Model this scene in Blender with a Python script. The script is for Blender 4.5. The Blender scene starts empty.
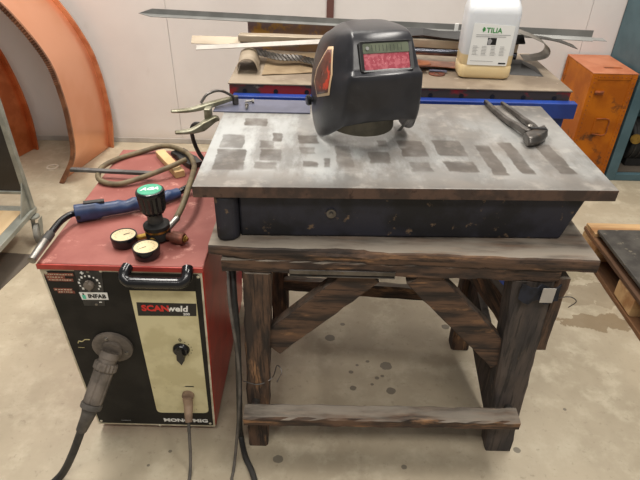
import bpy, bmesh, math, random
from mathutils import Vector, Matrix, noise
S = bpy.context.scene
COL = S.collection
R = math.radians
V = Vector

# ------------------------------------------------------------------ materials
def lin(c):
    return tuple(((v/255/12.92) if v/255 <= .04045 else ((v/255+.055)/1.055)**2.4) for v in c) + (1,)

class NT:
    def __init__(s, name):
        s.m = bpy.data.materials.new(name); s.m.use_nodes = True
        s.t = s.m.node_tree; s.b = s.t.nodes['Principled BSDF']
    def n(s, kind, **kw):
        x = s.t.nodes.new(kind)
        for k, v in kw.items(): setattr(x, k, v)
        return x
    def l(s, a, b): s.t.links.new(a, b)
    def put(s, sock, v):
        if hasattr(v, 'is_linked') or hasattr(v, 'links'): s.l(v, sock)
        else: sock.default_value = v
    def coord(s, scale=(1,1,1)):
        tc = s.n('ShaderNodeTexCoord'); mp = s.n('ShaderNodeMapping')
        s.l(tc.outputs['Object'], mp.inputs['Vector']); mp.inputs['Scale'].default_value = scale
        return mp.outputs[0]
    def noise(s, vec, scale, detail=4, rough=.55, dist=0):
        x = s.n('ShaderNodeTexNoise'); s.l(vec, x.inputs['Vector'])
        x.inputs['Scale'].default_value = scale; x.inputs['Detail'].default_value = detail
        x.inputs['Roughness'].default_value = rough; x.inputs['Distortion'].default_value = dist
        return x.outputs['Fac']
    def ramp(s, fac, lo, hi):
        x = s.n('ShaderNodeMapRange'); x.interpolation_type = 'SMOOTHSTEP'
        s.l(fac, x.inputs['Value']); x.inputs['From Min'].default_value = lo; x.inputs['From Max'].default_value = hi
        return x.outputs['Result']
    def mix(s, fac, a, b):
        x = s.n('ShaderNodeMix', data_type='RGBA')
        s.put(x.inputs[0], fac); s.put(x.inputs[6], a); s.put(x.inputs[7], b)
        return x.outputs[2]
    def math(s, op, a, b=0.0):
        x = s.n('ShaderNodeMath', operation=op); s.put(x.inputs[0], a); s.put(x.inputs[1], b)
        return x.outputs[0]
    def bump(s, h, strength, dist=.002):
        x = s.n('ShaderNodeBump'); s.l(h, x.inputs['Height'])
        x.inputs['Strength'].default_value = strength; x.inputs['Distance'].default_value = dist
        s.l(x.outputs[0], s.b.inputs['Normal'])
    def sep(s, vec):
        x = s.n('ShaderNodeSeparateXYZ'); s.l(vec, x.inputs[0]); return x.outputs
    def up(s):      # how far a face looks upward, for dust that has settled on it
        g = s.n('ShaderNodeNewGeometry'); return s.sep(g.outputs['Normal'])[2]

def mat(name, c1, c2=None, scale=8, lo=.4, hi=.6, rough=.5, metal=0, stretch=(1,1,1), bump=0,
        c3=None, s3=30, lo3=.62, hi3=.68, dust=None, spec=.5, bdist=.002, detail=5, grain=0):
    k = NT(name); vec = k.coord(stretch); col = lin(c1)
    if c2 is not None:
        f = k.noise(vec, scale, detail); col = k.mix(k.ramp(f, lo, hi), lin(c1), lin(c2))
        if bump: k.bump(k.noise(vec, scale*3, 6), bump, bdist)
    if c3 is not None:
        f3 = k.noise(vec, s3, 6, .65); col = k.mix(k.ramp(f3, lo3, hi3), col, lin(c3))
    if grain:
        fg = k.noise(k.coord(tuple(v*v if v < 1 else v for v in stretch)), 95, 6, .7)
        col = k.mix(k.math('MULTIPLY', k.ramp(fg, .50, .60), grain), col, lin(tuple(v*.55 for v in c2)))
    if dust is not None:
        dc, amt = dust
        f = k.ramp(k.up(), .55, .95); g = k.ramp(k.noise(vec, scale*.7, 5), .25, .6)
        col = k.mix(k.math('MULTIPLY', k.math('MULTIPLY', f, g), amt), col, lin(dc))
    k.put(k.b.inputs['Base Color'], col)
    k.b.inputs['Roughness'].default_value = rough; k.b.inputs['Metallic'].default_value = metal
    k.b.inputs['Specular IOR Level'].default_value = spec
    return k.m

M = {}
def defmats():
    M['black_paint'] = mat('black_paint', (22,21,20), (34,32,30), 12, rough=.55, spec=.25, c3=(95,90,82), s3=60, lo3=.72, hi3=.76)
    M['cream_panel'] = mat('cream_panel', (216,207,166), (200,190,148), 14, rough=.5, c3=(140,128,95), s3=45, lo3=.66, hi3=.74)
    M['cream_edge'] = mat('cream_edge', (208,200,178), (180,170,145), 20, rough=.5)
    M['red_paint'] = mat('red_paint', (192,40,22), (170,32,18), 8, rough=.32, c3=(95,25,20), s3=18, lo3=.66, hi3=.75)
    M['red_dusty'] = mat('red_dusty', (146,86,77), (130,69,61), 7, .35, .65, rough=.65, c3=(186,130,118), s3=22, lo3=.58, hi3=.72)
    M['red_trim'] = mat('red_trim', (170,62,52), (150,48,40), 18, rough=.4)
    M['gloss_black'] = mat('gloss_black', (16,16,18), (26,26,28), 20, rough=.22)
    M['rubber'] = mat('rubber', (38,37,36), (55,53,50), 25, rough=.6)
    M['dusty_rubber'] = mat('dusty_rubber', (98,92,85), (70,66,61), 22, .35, .65, rough=.75)
    M['grey_plug'] = mat('grey_plug', (116,106,96), (90,82,74), 20, rough=.7)
    M['beige_plug'] = mat('beige_plug', (152,128,106), (124,102,84), 20, rough=.7)
    M['white_print'] = mat('white_print', (232,232,228), rough=.5)
    M['red_print'] = mat('red_print', (214,46,40), rough=.5)
    M['black_print'] = mat('black_print', (22,22,22), rough=.5)
    M['brown_print'] = mat('brown_print', (150,84,66), (110,56,44), 90, rough=.6)
    M['mint_print'] = mat('mint_print', (96,200,168), rough=.5)
    M['green_cap'] = mat('green_cap', (56,150,118), (70,160,128), 30, rough=.4)
    M['green_print'] = mat('green_print', (60,140,70), rough=.5)
    M['grey_print'] = mat('grey_print', (150,150,150), rough=.6)
    M['symbol_print'] = mat('symbol_print', (190,178,130), rough=.6)
    M['gauge_face'] = mat('gauge_face', (214,196,158), (205,188,148), 20, rough=.3)
    M['brass'] = mat('brass', (176,142,70), (140,110,58), 30, rough=.4, metal=.9)
    M['brown_copper'] = mat('brown_copper', (128,76,58), (98,60,48), 30, rough=.5, metal=.5)
    M['olive_hose'] = mat('olive_hose', (112,98,72), (84,72,52), 18, rough=.65)
    M['blue_handle'] = mat('blue_handle', (44,62,98), (34,48,78), 22, rough=.42)
    M['steel'] = mat('steel', (150,146,140), (118,114,108), 20, rough=.38, metal=.85)
    M['dark_steel'] = mat('dark_steel', (112,108,104), (84,80,76), 16, rough=.36, metal=.8, c3=(112,92,74), s3=26)
    M['grey_steel_bar'] = mat('grey_steel_bar', (104,102,100), (80,78,76), 20, rough=.5, metal=.5)
    M['clamp_metal'] = mat('clamp_metal', (158,156,136), (118,114,94), 25, rough=.42, metal=.65)
    M['pale_wood'] = mat('pale_wood', (196,166,118), (170,138,92), 10, stretch=(1,.15,1), rough=.7, bump=.2)
    M['pallet_wood'] = mat('pallet_wood', (200,164,118), (160,116,74), 9, stretch=(.2,1.5,1), rough=.75, bump=.2)
    M['pallet_brown'] = mat('pallet_brown', (122,86,56), (84,58,38), 9, stretch=(1.5,.2,1), rough=.75, bump=.2)
    for nm, st in (('x', (.22,1,1)), ('y', (1,.22,1)), ('z', (1,1,.22))):
        M['old_wood_'+nm] = mat('old_wood_'+nm, (98,74,57), (52,42,36), 30, .38, .62, rough=.8, stretch=st, bump=.5, bdist=.0015, detail=8,
                                c3=(150,112,78), s3=26, lo3=.56, hi3=.70, dust=((146,137,124), .85), grain=.75)
    M['blue_wood'] = mat('blue_wood', (82,72,66), (52,48,48), 22, .35, .65, rough=.75, stretch=(1,1,.22), bump=.4,
                         c3=(100,84,66), s3=34, lo3=.6, hi3=.7, dust=((150,140,128), .8), grain=.7)
    M['navy_steel'] = mat('navy_steel', (44,44,54), (26,26,30), 9, rough=.55, metal=.2, c3=(112,92,72), s3=26, lo3=.60, hi3=.68, bump=.2)
    M['blue_steel'] = mat('blue_steel', (30,62,140), (22,48,118), 6, rough=.42, c3=(40,44,70), s3=20, lo3=.68, hi3=.74)
    M['table_edge_red'] = mat('table_edge_red', (140,34,36), (62,54,48), 7, .44, .52, rough=.6, stretch=(1,1,1.4), c3=(126,116,100), s3=22, lo3=.62, hi3=.7)
    M['far_top'] = mat('far_top', (146,132,114), (120,106,90), 6, rough=.6, metal=.15, c3=(170,158,140), s3=20)
    M['zinc'] = mat('zinc', (136,136,133), (124,124,121), 10, rough=.45, metal=.35)
    M['heat_tint'] = mat('heat_tint', (134,106,78), (122,104,108), 9, .4, .6, rough=.4, metal=.5, c3=(172,132,66), s3=10, lo3=.52, hi3=.62)
    M['tan_sheet'] = mat('tan_sheet', (158,138,110), (138,118,92), 9, rough=.45, metal=.3, c3=(190,164,120), s3=10)
    M['pale_strip'] = mat('pale_strip', (164,150,130), (142,128,108), 12, stretch=(.3,1,1), rough=.45, metal=.25)
    M['dark_sheet'] = mat('dark_sheet', (24,23,23), (40,38,36), 8, rough=.5)
    M['tube_steel'] = mat('tube_steel', (110,112,120), (78,80,88), 8, rough=.2, metal=.9)
    M['copper_scrap'] = mat('copper_scrap', (186,120,84), (140,84,56), 12, rough=.35, metal=.7)
    M['curl_steel'] = mat('curl_steel', (140,134,124), (112,106,98), 8, rough=.35, metal=.6)
    M['copper'] = mat('copper', (232,172,138), (222,156,118), 2.2, .35, .65, rough=.3, metal=.75, detail=3)
    M['copper_rim'] = mat('copper_rim', (196,132,94), (176,108,72), 10, rough=.35, metal=.5)
    M['bronze_rim'] = mat('bronze_rim', (150,102,74), (116,78,58), 16, rough=.4, metal=.45)
    M['orange_copper'] = mat('orange_copper', (206,124,74), (186,104,58), 8, rough=.35, metal=.45)
    M['orange_paint'] = mat('orange_paint', (176,98,6), (154,80,4), 6, rough=.55, spec=.3, c3=(86,52,28), s3=7, lo3=.57, hi3=.68, bump=.1)
    M['orange_top'] = mat('orange_top', (190,122,88), (176,106,72), 8, rough=.55)
    M['orange_dark'] = mat('orange_dark', (150,76,26), (110,56,24), 20, rough=.6)
    M['teal_paint'] = mat('teal_paint', (72,98,106), (62,88,96), 5, rough=.55)
    M['dark_inside'] = mat('dark_inside', (22,22,22), (34,33,32), 8, rough=.7)
    M['trolley_grey'] = mat('trolley_grey', (150,152,142), (128,130,122), 10, rough=.5, metal=.3)
    M['black_board'] = mat('black_board', (20,20,22), (32,32,34), 8, rough=.35)
    M['plywood'] = mat('plywood', (198,172,134), (180,152,112), 6, stretch=(1,.2,1), rough=.7)
    M['wheel_grey'] = mat('wheel_grey', (118,116,108), (96,94,88), 16, rough=.6)
    M['stone_plate'] = mat('stone_plate', (86,82,76), (64,60,56), 9, rough=.6, c3=(120,112,98), s3=26)
    M['floor_sheet'] = mat('floor_sheet', (92,84,74), (76,68,60), 3, rough=.55)
    M['ring_white'] = mat('ring_white', (206,196,178), rough=.6)
    M['mask_black'] = mat('mask_black', (32,32,36), (44,44,48), 10, rough=.3, c3=(74,72,70), s3=40, lo3=.62, hi3=.75, bump=.12)
    M['mask_inner'] = mat('mask_inner', (132,124,106), (104,98,84), 12, rough=.7)
    M['bezel'] = mat('bezel', (20,20,20), (32,32,32), 20, rough=.4)
    M['solar'] = mat('solar', (96,102,84), (80,86,70), 40, rough=.3)
    M['lens_pink'] = mat('lens_pink', (150,62,74), (176,96,104), 120, .45, .6, rough=.3, c3=(214,160,160), s3=160, lo3=.62, hi3=.68)
    M['decal_brown'] = mat('decal_brown', (110,66,56), (70,52,48), 22, rough=.4, c3=(196,70,50), s3=16, lo3=.58, hi3=.64)
    M['decal_cream'] = mat('decal_cream', (206,176,140), rough=.5)
    M['cloth_dark'] = mat('cloth_dark', (34,36,46), (24,24,30), 30, rough=.85)
    M['sheet_bluegrey'] = mat('sheet_bluegrey', (104,106,124), (92,94,110), 7, rough=.4, metal=.35)
    M['base_grey'] = mat('base_grey', (176,170,162), (160,154,146), 6, rough=.6)
    M['column_brown'] = mat('column_brown', (96,62,56), rough=.6)

def plate_material():
    k = NT('sprayed_steel_plate'); vec = k.coord(); x, y, z = k.sep(vec)[:3]
    n1 = k.noise(vec, 5, 6, .6); n2 = k.noise(vec, 22, 6, .6); n3 = k.noise(k.coord((1,.25,1)), 26, 5)
    base = k.mix(k.ramp(n1, .35, .65), lin((112,104,96)), lin((78,73,68)))
    base = k.mix(k.ramp(n2, .5, .75), base, lin((140,133,124)))
    n0 = k.noise(vec, 2.6, 5, .6); n4 = k.noise(k.coord((1,.35,1)), 11, 6, .65)
    # pale overspray, in cloudy streaks
    band = k.math('MULTIPLY', k.ramp(k.math('ADD', y, k.math('MULTIPLY', n1, .12)), .06, .17), k.ramp(k.math('ADD', y, k.math('MULTIPLY', n2, .1)), .64, .40))
    amt = k.math('ADD', k.math('MULTIPLY', k.ramp(n4, .40, .58), .5), k.math('MULTIPLY', k.ramp(n0, .3, .6), .35))
    amt = k.math('MULTIPLY', amt, band)
    amt = k.math('MULTIPLY', amt, k.math('ADD', k.math('MULTIPLY', k.ramp(x, .75, .30), .45), .45))
    amt = k.math('ADD', amt, .08)
    msk = None
    wob = k.math('ADD', k.math('MULTIPLY', k.math('SUBTRACT', n2, .5), .02), k.math('MULTIPLY', k.math('SUBTRACT', y, .16), .06))
    xx = k.math('ADD', x, wob); yy = k.math('ADD', y, wob)
    rects = [(-0.182,1.509,0.031,0.028),(-0.238,1.36,0.03,0.044),(-0.235,1.241,0.037,0.061),(-0.117,1.397,0.012,0.028),
     (-0.144,1.344,0.019,0.023),(-0.133,1.275,0.026,0.033),(-0.145,1.207,0.028,0.017),(-0.033,1.385,0.026,0.028),
     (-0.036,1.309,0.02,0.019),(-0.031,1.222,0.019,0.014),(0.012,1.233,0.006,0.023),(0.058,1.276,0.019,0.064),
     (0.17,1.37,0.012,0.017),(0.149,1.273,0.025,0.033),(0.247,1.339,0.033,0.052),(0.247,1.22,0.025,0.026),
     (0.349,1.348,0.038,0.05),(0.35,1.229,0.037,0.029),(0.44,1.278,0.018,0.09),(0.51,1.295,0.017,0.098),(0.611,1.294,0.02,0.091)]
    for i, (cx, cy, sx, sy) in enumerate(rects):
        sh = .10*(cx-.2)    # the marks fan out slightly
        a = k.ramp(k.math('ABSOLUTE', k.math('SUBTRACT', xx, cx+.30)), sx+.0035, sx-.0015)
        b = k.ramp(k.math('ABSOLUTE', k.math('SUBTRACT', yy, cy-1.10)), sy+.010, sy-.004)
        r = k.math('MULTIPLY', k.math('MULTIPLY', a, b), (.95,.6,.8,1,.65,.85,.6)[i % 7] if i < 18 else 1.0); msk = r if msk is None else k.math('MAXIMUM', msk, r)
    msk = k.math('MULTIPLY', msk, k.math('ADD', k.math('MULTIPLY', k.ramp(k.noise(vec, 14, 5), .3, .6), .6), .45))
    keep = k.math('SUBTRACT', 1.0, k.math('MINIMUM', msk, 1.0))
    amt2 = k.math('MULTIPLY', amt, keep)
    col = k.mix(amt2, base, lin((184,187,186)))
    col = k.mix(k.math('MULTIPLY', msk, .58), col, lin((76,70,65)))
    sp = k.ramp(k.noise(vec, 70, 4, .6), .70, .74)
    col = k.mix(k.math('MULTIPLY', sp, .5), col, lin((80,74,68)))
    # rusty brown vertical faces
    u = k.ramp(k.up(), .3, .7)
    rust = k.mix(k.ramp(n2, .4, .6), lin((66,54,50)), lin((92,72,62)))
    rust = k.mix(k.ramp(k.noise(vec, 50, 4), .62, .7), rust, lin((60,44,40)))
    col = k.mix(u, rust, col)
    k.put(k.b.inputs['Base Color'], col)
    k.b.inputs['Metallic'].default_value = .25
    k.put(k.b.inputs['Roughness'], k.math('ADD', k.math('MULTIPLY', n2, .25), .32))
    k.bump(n2, .15, .001)
    return k.m

def floor_material():
    k = NT('worn_concrete'); vec = k.coord(); x, y, z = k.sep(vec)[:3]
    n1 = k.noise(vec, 1.6, 6, .6); n2 = k.noise(vec, 9, 7, .65); n3 = k.noise(vec, 40, 6, .7)
    col = k.mix(k.ramp(n1, .35, .65), lin((178,165,142)), lin((157,145,123)))
    col = k.mix(k.ramp(n2, .45, .7), col, lin((188,177,154)))
    col = k.mix(k.math('MULTIPLY', k.ramp(n3, .56, .72), .6), col, lin((136,124,104)))
    # damp patches beside the pallet
    def blob(cx, cy, rx, ry, w=.75, sc=11):
        nn = k.noise(vec, sc, 5, .6)
        a = k.math('DIVIDE', k.math('SUBTRACT', x, cx), rx); b = k.math('DIVIDE', k.math('SUBTRACT', y, cy), ry)
        d = k.math('ADD', k.math('MULTIPLY', a, a), k.math('MULTIPLY', b, b))
        d = k.math('ADD', d, k.math('MULTIPLY', k.math('SUBTRACT', nn, .5), w*10))
        return k.ramp(d, 1.06, .94)
    for cx, cy, rx, ry, c, am in ((1.22,1.85,.20,.08,(134,120,98),.6), (1.18,1.67,.17,.045,(122,102,74),.75),(1.12,2.0,.14,.06,(144,134,108),.6),(.98,1.74,.05,.02,(124,104,78),.6)):
        col = k.mix(k.math('MULTIPLY', blob(cx, cy, rx, ry), am), col, lin(c))
    for cx, cy, r in ((.258,1.40,.022),(.131,1.291,.012),(.265,1.282,.017),(.126,1.366,.009),(.19,1.42,.007),(.277,.985,.009),
                      (.647,1.055,.012),(-.114,1.002,.016),(.049,1.54,.02),(.20,1.31,.006),(.24,1.35,.007),(-.455,1.02,.006),(-.51,.97,.005),
                      (.70,1.35,.008),(.86,1.22,.006),(.22,1.34,.008),(.15,1.40,.006),(.62,.93,.012),(.52,1.62,.016),(.1,1.62,.01)):
        col = k.mix(k.math('MULTIPLY', blob(cx, cy, r, r*.9, .12, 60), .75), col, lin((92,86,76)))
    k.put(k.b.inputs['Base Color'], col)
    k.put(k.b.inputs['Roughness'], k.math('ADD', k.math('MULTIPLY', n2, .3), .38))
    k.bump(n3, .12, .002)
    return k.m

def wall_material():
    k = NT('white_wall_sheets'); vec = k.coord(); x, y, z = k.sep(vec)[:3]
    n1 = k.noise(vec, 1.2, 5, .6); n2 = k.noise(vec, 12, 5, .6)
    col = k.mix(k.ramp(n1, .3, .7), lin((216,211,207)), lin((206,200,196)))
    col = k.mix(k.math('MULTIPLY', k.ramp(n2, .6, .8), .25), col, lin((190,180,170)))
    col = k.mix(k.ramp(k.math('ADD', z, k.math('MULTIPLY', n2, .08)), .16, .02), col, lin((196,186,174)))
    k.put(k.b.inputs['Base Color'], col); k.b.inputs['Roughness'].default_value = .55
    return k.m

def jerry_material():
    k = NT('translucent_plastic_with_liquid'); vec = k.coord(); x, y, z = k.sep(vec)[:3]
    f = k.ramp(z, .090, .084)
    col = k.mix(f, lin((206,208,210)), lin((214,192,148)))
    k.put(k.b.inputs['Base Color'], col)
    k.b.inputs['Roughness'].default_value = .32
    k.b.inputs['Subsurface Weight'].default_value = .35
    k.b.inputs['Subsurface Radius'].default_value = (.03,.028,.024)
    return k.m

# ------------------------------------------------------------------ meshes
ORG = {}
class MB:
    def __init__(s): s.v = []; s.f = []
    def add(s, vs, fs):
        o = len(s.v); s.v += [V(p) for p in vs]; s.f += [tuple(i+o for i in f) for f in fs]; return s
    def hexa(s, b, t):      # bottom four, top four, counter-clockwise seen from above
        return s.add(list(b)+list(t), [(3,2,1,0),(4,5,6,7),(0,1,5,4),(1,2,6,5),(2,3,7,6),(3,0,4,7)])
    def box(s, x0, x1, y0, y1, z0, z1):
        return s.hexa([(x0,y0,z0),(x1,y0,z0),(x1,y1,z0),(x0,y1,z0)], [(x0,y0,z1),(x1,y0,z1),(x1,y1,z1),(x0,y1,z1)])
    def loft(s, rings, closed=True, caps=True):
        n = len(rings[0]); o = len(s.v)
        for r in rings: s.v += [V(p) for p in r]
        m = n if closed else n-1
        for i in range(len(rings)-1):
            for j in range(m):
                a = o+i*n+j; b = o+i*n+(j+1) % n
                s.f.append((a, b, b+n, a+n))
        if caps and closed:
            s.f.append(tuple(o+j for j in reversed(range(n)))); s.f.append(tuple(o+(len(rings)-1)*n+j for j in range(n)))
        return s
    def lathe(s, prof, org, axis, seg=24, caps=True):   # prof: (radius, along)
        ax = V(axis).normalized(); q = ax.to_track_quat('Z', 'Y'); o = V(org)
        return s.loft([[o + q @ V((r*math.cos(2*math.pi*j/seg), r*math.sin(2*math.pi*j/seg), h)) for j in range(seg)] for r, h in prof], caps=caps)
    def cyl(s, p0, p1, r0, r1=None, seg=20):
        d = V(p1)-V(p0); return s.lathe([(r0, 0), (r0 if r1 is None else r1, d.length)], p0, d, seg)
    def tube(s, pts, r, seg=10, sub=6):
        P = smooth(pts, sub); T = [(P[min(i+1, len(P)-1)]-P[max(i-1, 0)]).normalized() for i in range(len(P))]
        n = T[0].orthogonal().normalized(); rings = []
        for i, p in enumerate(P):
            n = (n - T[i]*n.dot(T[i])).normalized(); b = T[i].cross(n)
            rr = r(i/(len(P)-1)) if callable(r) else r
            rings.append([p + (n*math.cos(2*math.pi*j/seg)+b*math.sin(2*math.pi*j/seg))*rr for j in range(seg)])
        return s.loft(rings)
    def beam(s, p0, p1, w, h, up=(0,0,1), n=10, jit=.002, seed=0, w1=None, h1=None, ch=.18):
        rnd = random.Random(seed); p0 = V(p0); p1 = V(p1); d = (p1-p0).normalized(); u = V(up)
        u = (u - d*u.dot(d)).normalized(); r = d.cross(u); rings = []
        for i in range(n+1):
            t = i/n; c = p0.lerp(p1, t); a = (w + ((w1 or w)-w)*t)/2; b = (h + ((h1 or h)-h)*t)/2; k = ch*min(a, b)
            ring = []
            for x, y in ((a,-b+k),(a,b-k),(a-k,b),(-a+k,b),(-a,b-k),(-a,-b+k),(-a+k,-b),(a-k,-b)):
                ring.append(c + r*(x+rnd.uniform(-jit, jit)) + u*(y+rnd.uniform(-jit, jit)))
            rings.append(ring)
        return s.loft(rings)
    def sheet(s, grid, th, nrm=None):   # grid of points given thickness
        R_, C_ = len(grid), len(grid[0]); g = [[V(p) for p in r] for r in grid]
        top = []; bot = []
        for i in range(R_):
            for j in range(C_):
                a = g[min(i+1, R_-1)][j]-g[max(i-1, 0)][j]; b = g[i][min(j+1, C_-1)]-g[i][max(j-1, 0)]
                n = b.cross(a).normalized(); top.append(g[i][j]+n*th/2); bot.append(g[i][j]-n*th/2)
        o = len(s.v); s.v += top+bot; N = R_*C_
        for i in range(R_-1):
            for j in range(C_-1):
                a = o+i*C_+j; s.f.append((a, a+1, a+C_+1, a+C_)); s.f.append((a+N, a+C_+N, a+C_+1+N, a+1+N))
        bd = [(0, j) for j in range(C_)] + [(i, C_-1) for i in range(1, R_)] + [(R_-1, j) for j in range(C_-2, -1, -1)] + [(i, 0) for i in range(R_-2, 0, -1)]
        ids = [o+i*C_+j for i, j in bd]
        for a, b in zip(ids, ids[1:]+ids[:1]): s.f.append((b, a, a+N, b+N))
        return s
    def prism(s, poly, o, ex, ey, h):     # polygon in plane (o, ex, ey), extruded h along ex x ey
        o = V(o); ex = V(ex).normalized(); ey = V(ey).normalized(); n = ex.cross(ey)
        a = [o+ex*x+ey*y for x, y in poly]; return s.loft([a, [p+n*h for p in a]])
    def jitter(s, amt, sc=30, seed=0):
        for p in s.v:
            q = p*sc + V((seed*3.1, seed*1.7, 0)); p += V((noise.noise(q), noise.noise(q+V((7,3,1))), noise.noise(q+V((1,9,4)))))*amt
        return s
    def build(s, name, m, parent=None, world=False, bevel=0, sm=False, seg=2):
        me = bpy.data.meshes.new(name); off = ORG.get(parent.name, V((0,0,0))) if (parent and world) else V((0,0,0))
        me.from_pydata([p-off for p in s.v], [], s.f)
        bm = bmesh.new(); bm.from_mesh(me); bmesh.ops.recalc_face_normals(bm, faces=bm.faces); bm.to_mesh(me); bm.free()
        me.materials.append(M[m] if isinstance(m, str) else m)
        ob = bpy.data.objects.new(name, me); COL.objects.link(ob)
        if parent:
            ob.parent = parent; ORG[ob.name] = ORG.get(parent.name, V((0,0,0)))
        if bevel:
            b = ob.modifiers.new('b', 'BEVEL'); b.width = bevel; b.segments = seg; b.limit_method = 'ANGLE'; b.angle_limit = R(35)
        if sm:
            me.shade_smooth()
            try: me.set_sharp_from_angle(angle=R(40))
            except Exception: pass
        return ob

def smooth(pts, sub):
    P = [V(p) for p in pts]
    if sub <= 1 or len(P) < 3: return P
    E = [P[0]*2-P[1]] + P + [P[-1]*2-P[-2]]; out = []
    for i in range(1, len(E)-2):
        a, b, c, d = E[i-1:i+3]
        for k in range(sub):
            t = k/sub
            out.append(.5*((2*b)+(c-a)*t+(2*a-5*b+4*c-d)*t*t+(3*b-a-3*c+d)*t**3))
    out.append(P[-1]); return out

def tag(o, label, cat, group=None, kind=None):
    o['label'] = label; o['category'] = cat
    if group: o['group'] = group
    if kind: o['kind'] = kind
    return o
def thing(name, label, cat, loc=(0,0,0), rz=0, group=None):
    o = bpy.data.objects.new(name, None); o.empty_display_size = .05; COL.objects.link(o)
    o.location = loc; o.rotation_euler = (0,0,rz); ORG[o.name] = V(loc)
    return tag(o, label, cat, group)
def solo(mb, name, m, label, cat, group=None, loc=None, **kw):    # a thing that is one mesh, origin at its base
    c = loc or (sum((p.x for p in mb.v))/len(mb.v), sum((p.y for p in mb.v))/len(mb.v), min(p.z for p in mb.v))
    for p in mb.v: p -= V(c)
    o = mb.build(name, m, **kw); o.location = c; ORG[o.name] = V(c)
    return tag(o, label, cat, group)
def struct(mb, name, m, **kw):
    o = mb.build(name, m, **kw); o['kind'] = 'structure'; return o
def text(body, size, o, ex, ey, name, m, parent, depth=.0006, bold=0, align='LEFT', shear=0, xs=1, world=True):
    cu = bpy.data.curves.new(name+'_c', 'FONT'); cu.body = body; cu.size = size; cu.extrude = depth/2; cu.offset = bold
    cu.align_x = align; cu.shear = shear; cu.resolution_u = 2
    tmp = bpy.data.objects.new('tmp_text', cu); COL.objects.link(tmp)
    bpy.context.view_layer.update()
    me = bpy.data.meshes.new_from_object(tmp.evaluated_get(bpy.context.evaluated_depsgraph_get()))
    bpy.data.objects.remove(tmp); bpy.data.curves.remove(cu)
    ex = V(ex).normalized(); ey = V(ey).normalized(); n = ex.cross(ey); off = ORG.get(parent.name, V((0,0,0))) if (parent and world) else V((0,0,0))
    for v in me.vertices:
        v.co = V(o) + ex*v.co.x*xs + ey*v.co.y + n*v.co.z - off
    me.materials.clear(); me.materials.append(M[m]); me.name = name
    ob = bpy.data.objects.new(name, me); COL.objects.link(ob)
    if parent: ob.parent = parent
    return ob
def rrect(w, h, r, n=5, cx=0, cy=0):
    out = []
    for sx, sy, a0 in ((1,-1,-90),(1,1,0),(-1,1,90),(-1,-1,180)):
        for k in range(n+1):
            a = R(a0+90*k/n); out.append((cx+sx*(w/2-r)+r*math.cos(a), cy+sy*(h/2-r)+r*math.sin(a)))
    return out

defmats()
M['plate'] = plate_material(); M['concrete'] = floor_material(); M['wall'] = wall_material(); M['jerry'] = jerry_material()

# ------------------------------------------------------------------ setting
WY = 3.37
b = MB(); b.add([(-4,-2,0),(4.5,-2,0),(4.5,WY,0),(-4,WY,0),(-4,-2,-.1),(4.5,-2,-.1),(4.5,WY,-.1),(-4,WY,-.1)], [(0,1,2,3),(7,6,5,4),(0,4,5,1),(1,5,6,2),(2,6,7,3),(3,7,4,0)])
struct(b, 'floor', 'concrete')
# the wall: sheets with narrow joints between them
xs = [-4, -.945, .022, .9, 1.555, 4.5]
b = MB()
b.box(-4, 4.5, WY+.006, WY+.12, 0, 3.2)
for a, c in zip(xs, xs[1:]): b.box(a+.0015, c-.0015, WY, WY+.008, 0, 3.2)
struct(b, 'wall_back', 'wall')
struct(MB().box(-4, 4.5, WY-.008, WY, 0, .035), 'baseboard_back', 'base_grey', bevel=.003)
struct(MB().box(.006, .048, WY-.012, WY, .035, 3.2), 'trim_1', 'column_brown', bevel=.002)

# ------------------------------------------------------------------ wooden bench with steel plate
t = thing('wooden_workbench', 'weathered dark wooden workbench with crossed braces and dusty top', 'workbench', (.2,1.35,0))
rnd = random.Random(4)
# top slab, worn ragged front edge
def ragged_slab(x0, x1, y0, y1, z0, z1, n=60, seed=1):
    rr = random.Random(seed); rings = []
    for i in range(n+1):
        x = x0+(x1-x0)*i/n; q = V((x*9, seed, 0))
        w = .006*noise.noise(q)+.003*noise.noise(q*4)
        chip = .007*max(0, math.sin((x+.05)/.22*math.pi))*(.6+noise.noise(q*6)) if -.05 < x < .17 else 0; chip = max(0, chip); yo = .018-.024*(x-x0)/(x1-x0)
        low = .012*max(0, 1-(x-x0)/.12) ; hi = z1-.002*max(0, noise.noise(q*3))
        rings.append([(x, yo+y0+w+chip*.3, z0+low+.004*noise.noise(q*5)), (x, yo+y0+w-.002, (z0+z1)/2), (x, yo+y0+w+chip, hi-.004-chip*.5), (x, yo+y0+w+.003+chip*1.2, hi), (x, y1, z1), (x, y1, z0)])
    return MB().loft(rings)
ragged_slab(-.275, .68, 1.06, 1.70, .715, .75).build('bench_top', 'old_wood_x', t, world=True)
MB().beam((-.245,1.090,.695), (.60,1.080,.695), .035, .038, n=30, jit=.0025, seed=3).build('apron', 'old_wood_x', t, world=True)
MB().beam((-.20,1.68,.69), (.60,1.68,.69), .03, .05, n=12, seed=5).build('apron', 'old_wood_x', t, world=True)
MB().beam((-.17,1.1,.693), (-.17,1.67,.693), .04, .044, n=8, seed=6).build('cleat', 'old_wood_y', t, world=True)
MB().beam((.56,1.1,.693), (.56,1.67,.693), .04, .044, n=8, seed=7).build('cleat', 'old_wood_y', t, world=True)
lg = [((-.158,1.105,.672), (-.181,1.078,0), .072, .07, .062, .06, 'old_wood_z'), ((.545,1.105,.672), (.585,1.080,0), .105, .075, .082, .06, 'blue_wood'),
      ((-.15,1.62,.672), (-.15,1.62,0), .07, .07, .06, .06, 'old_wood_z'), ((.552,1.56,.672), (.552,1.52,0), .075, .07, .065, .06, 'old_wood_z')]
for i, (a, c, w, h, w1, h1, m) in enumerate(lg):
    MB().beam(a, c, w, h, up=(0,1,0), n=16, jit=.002, seed=10+i, w1=w1, h1=h1).build('leg', m, t, world=True)
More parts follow.
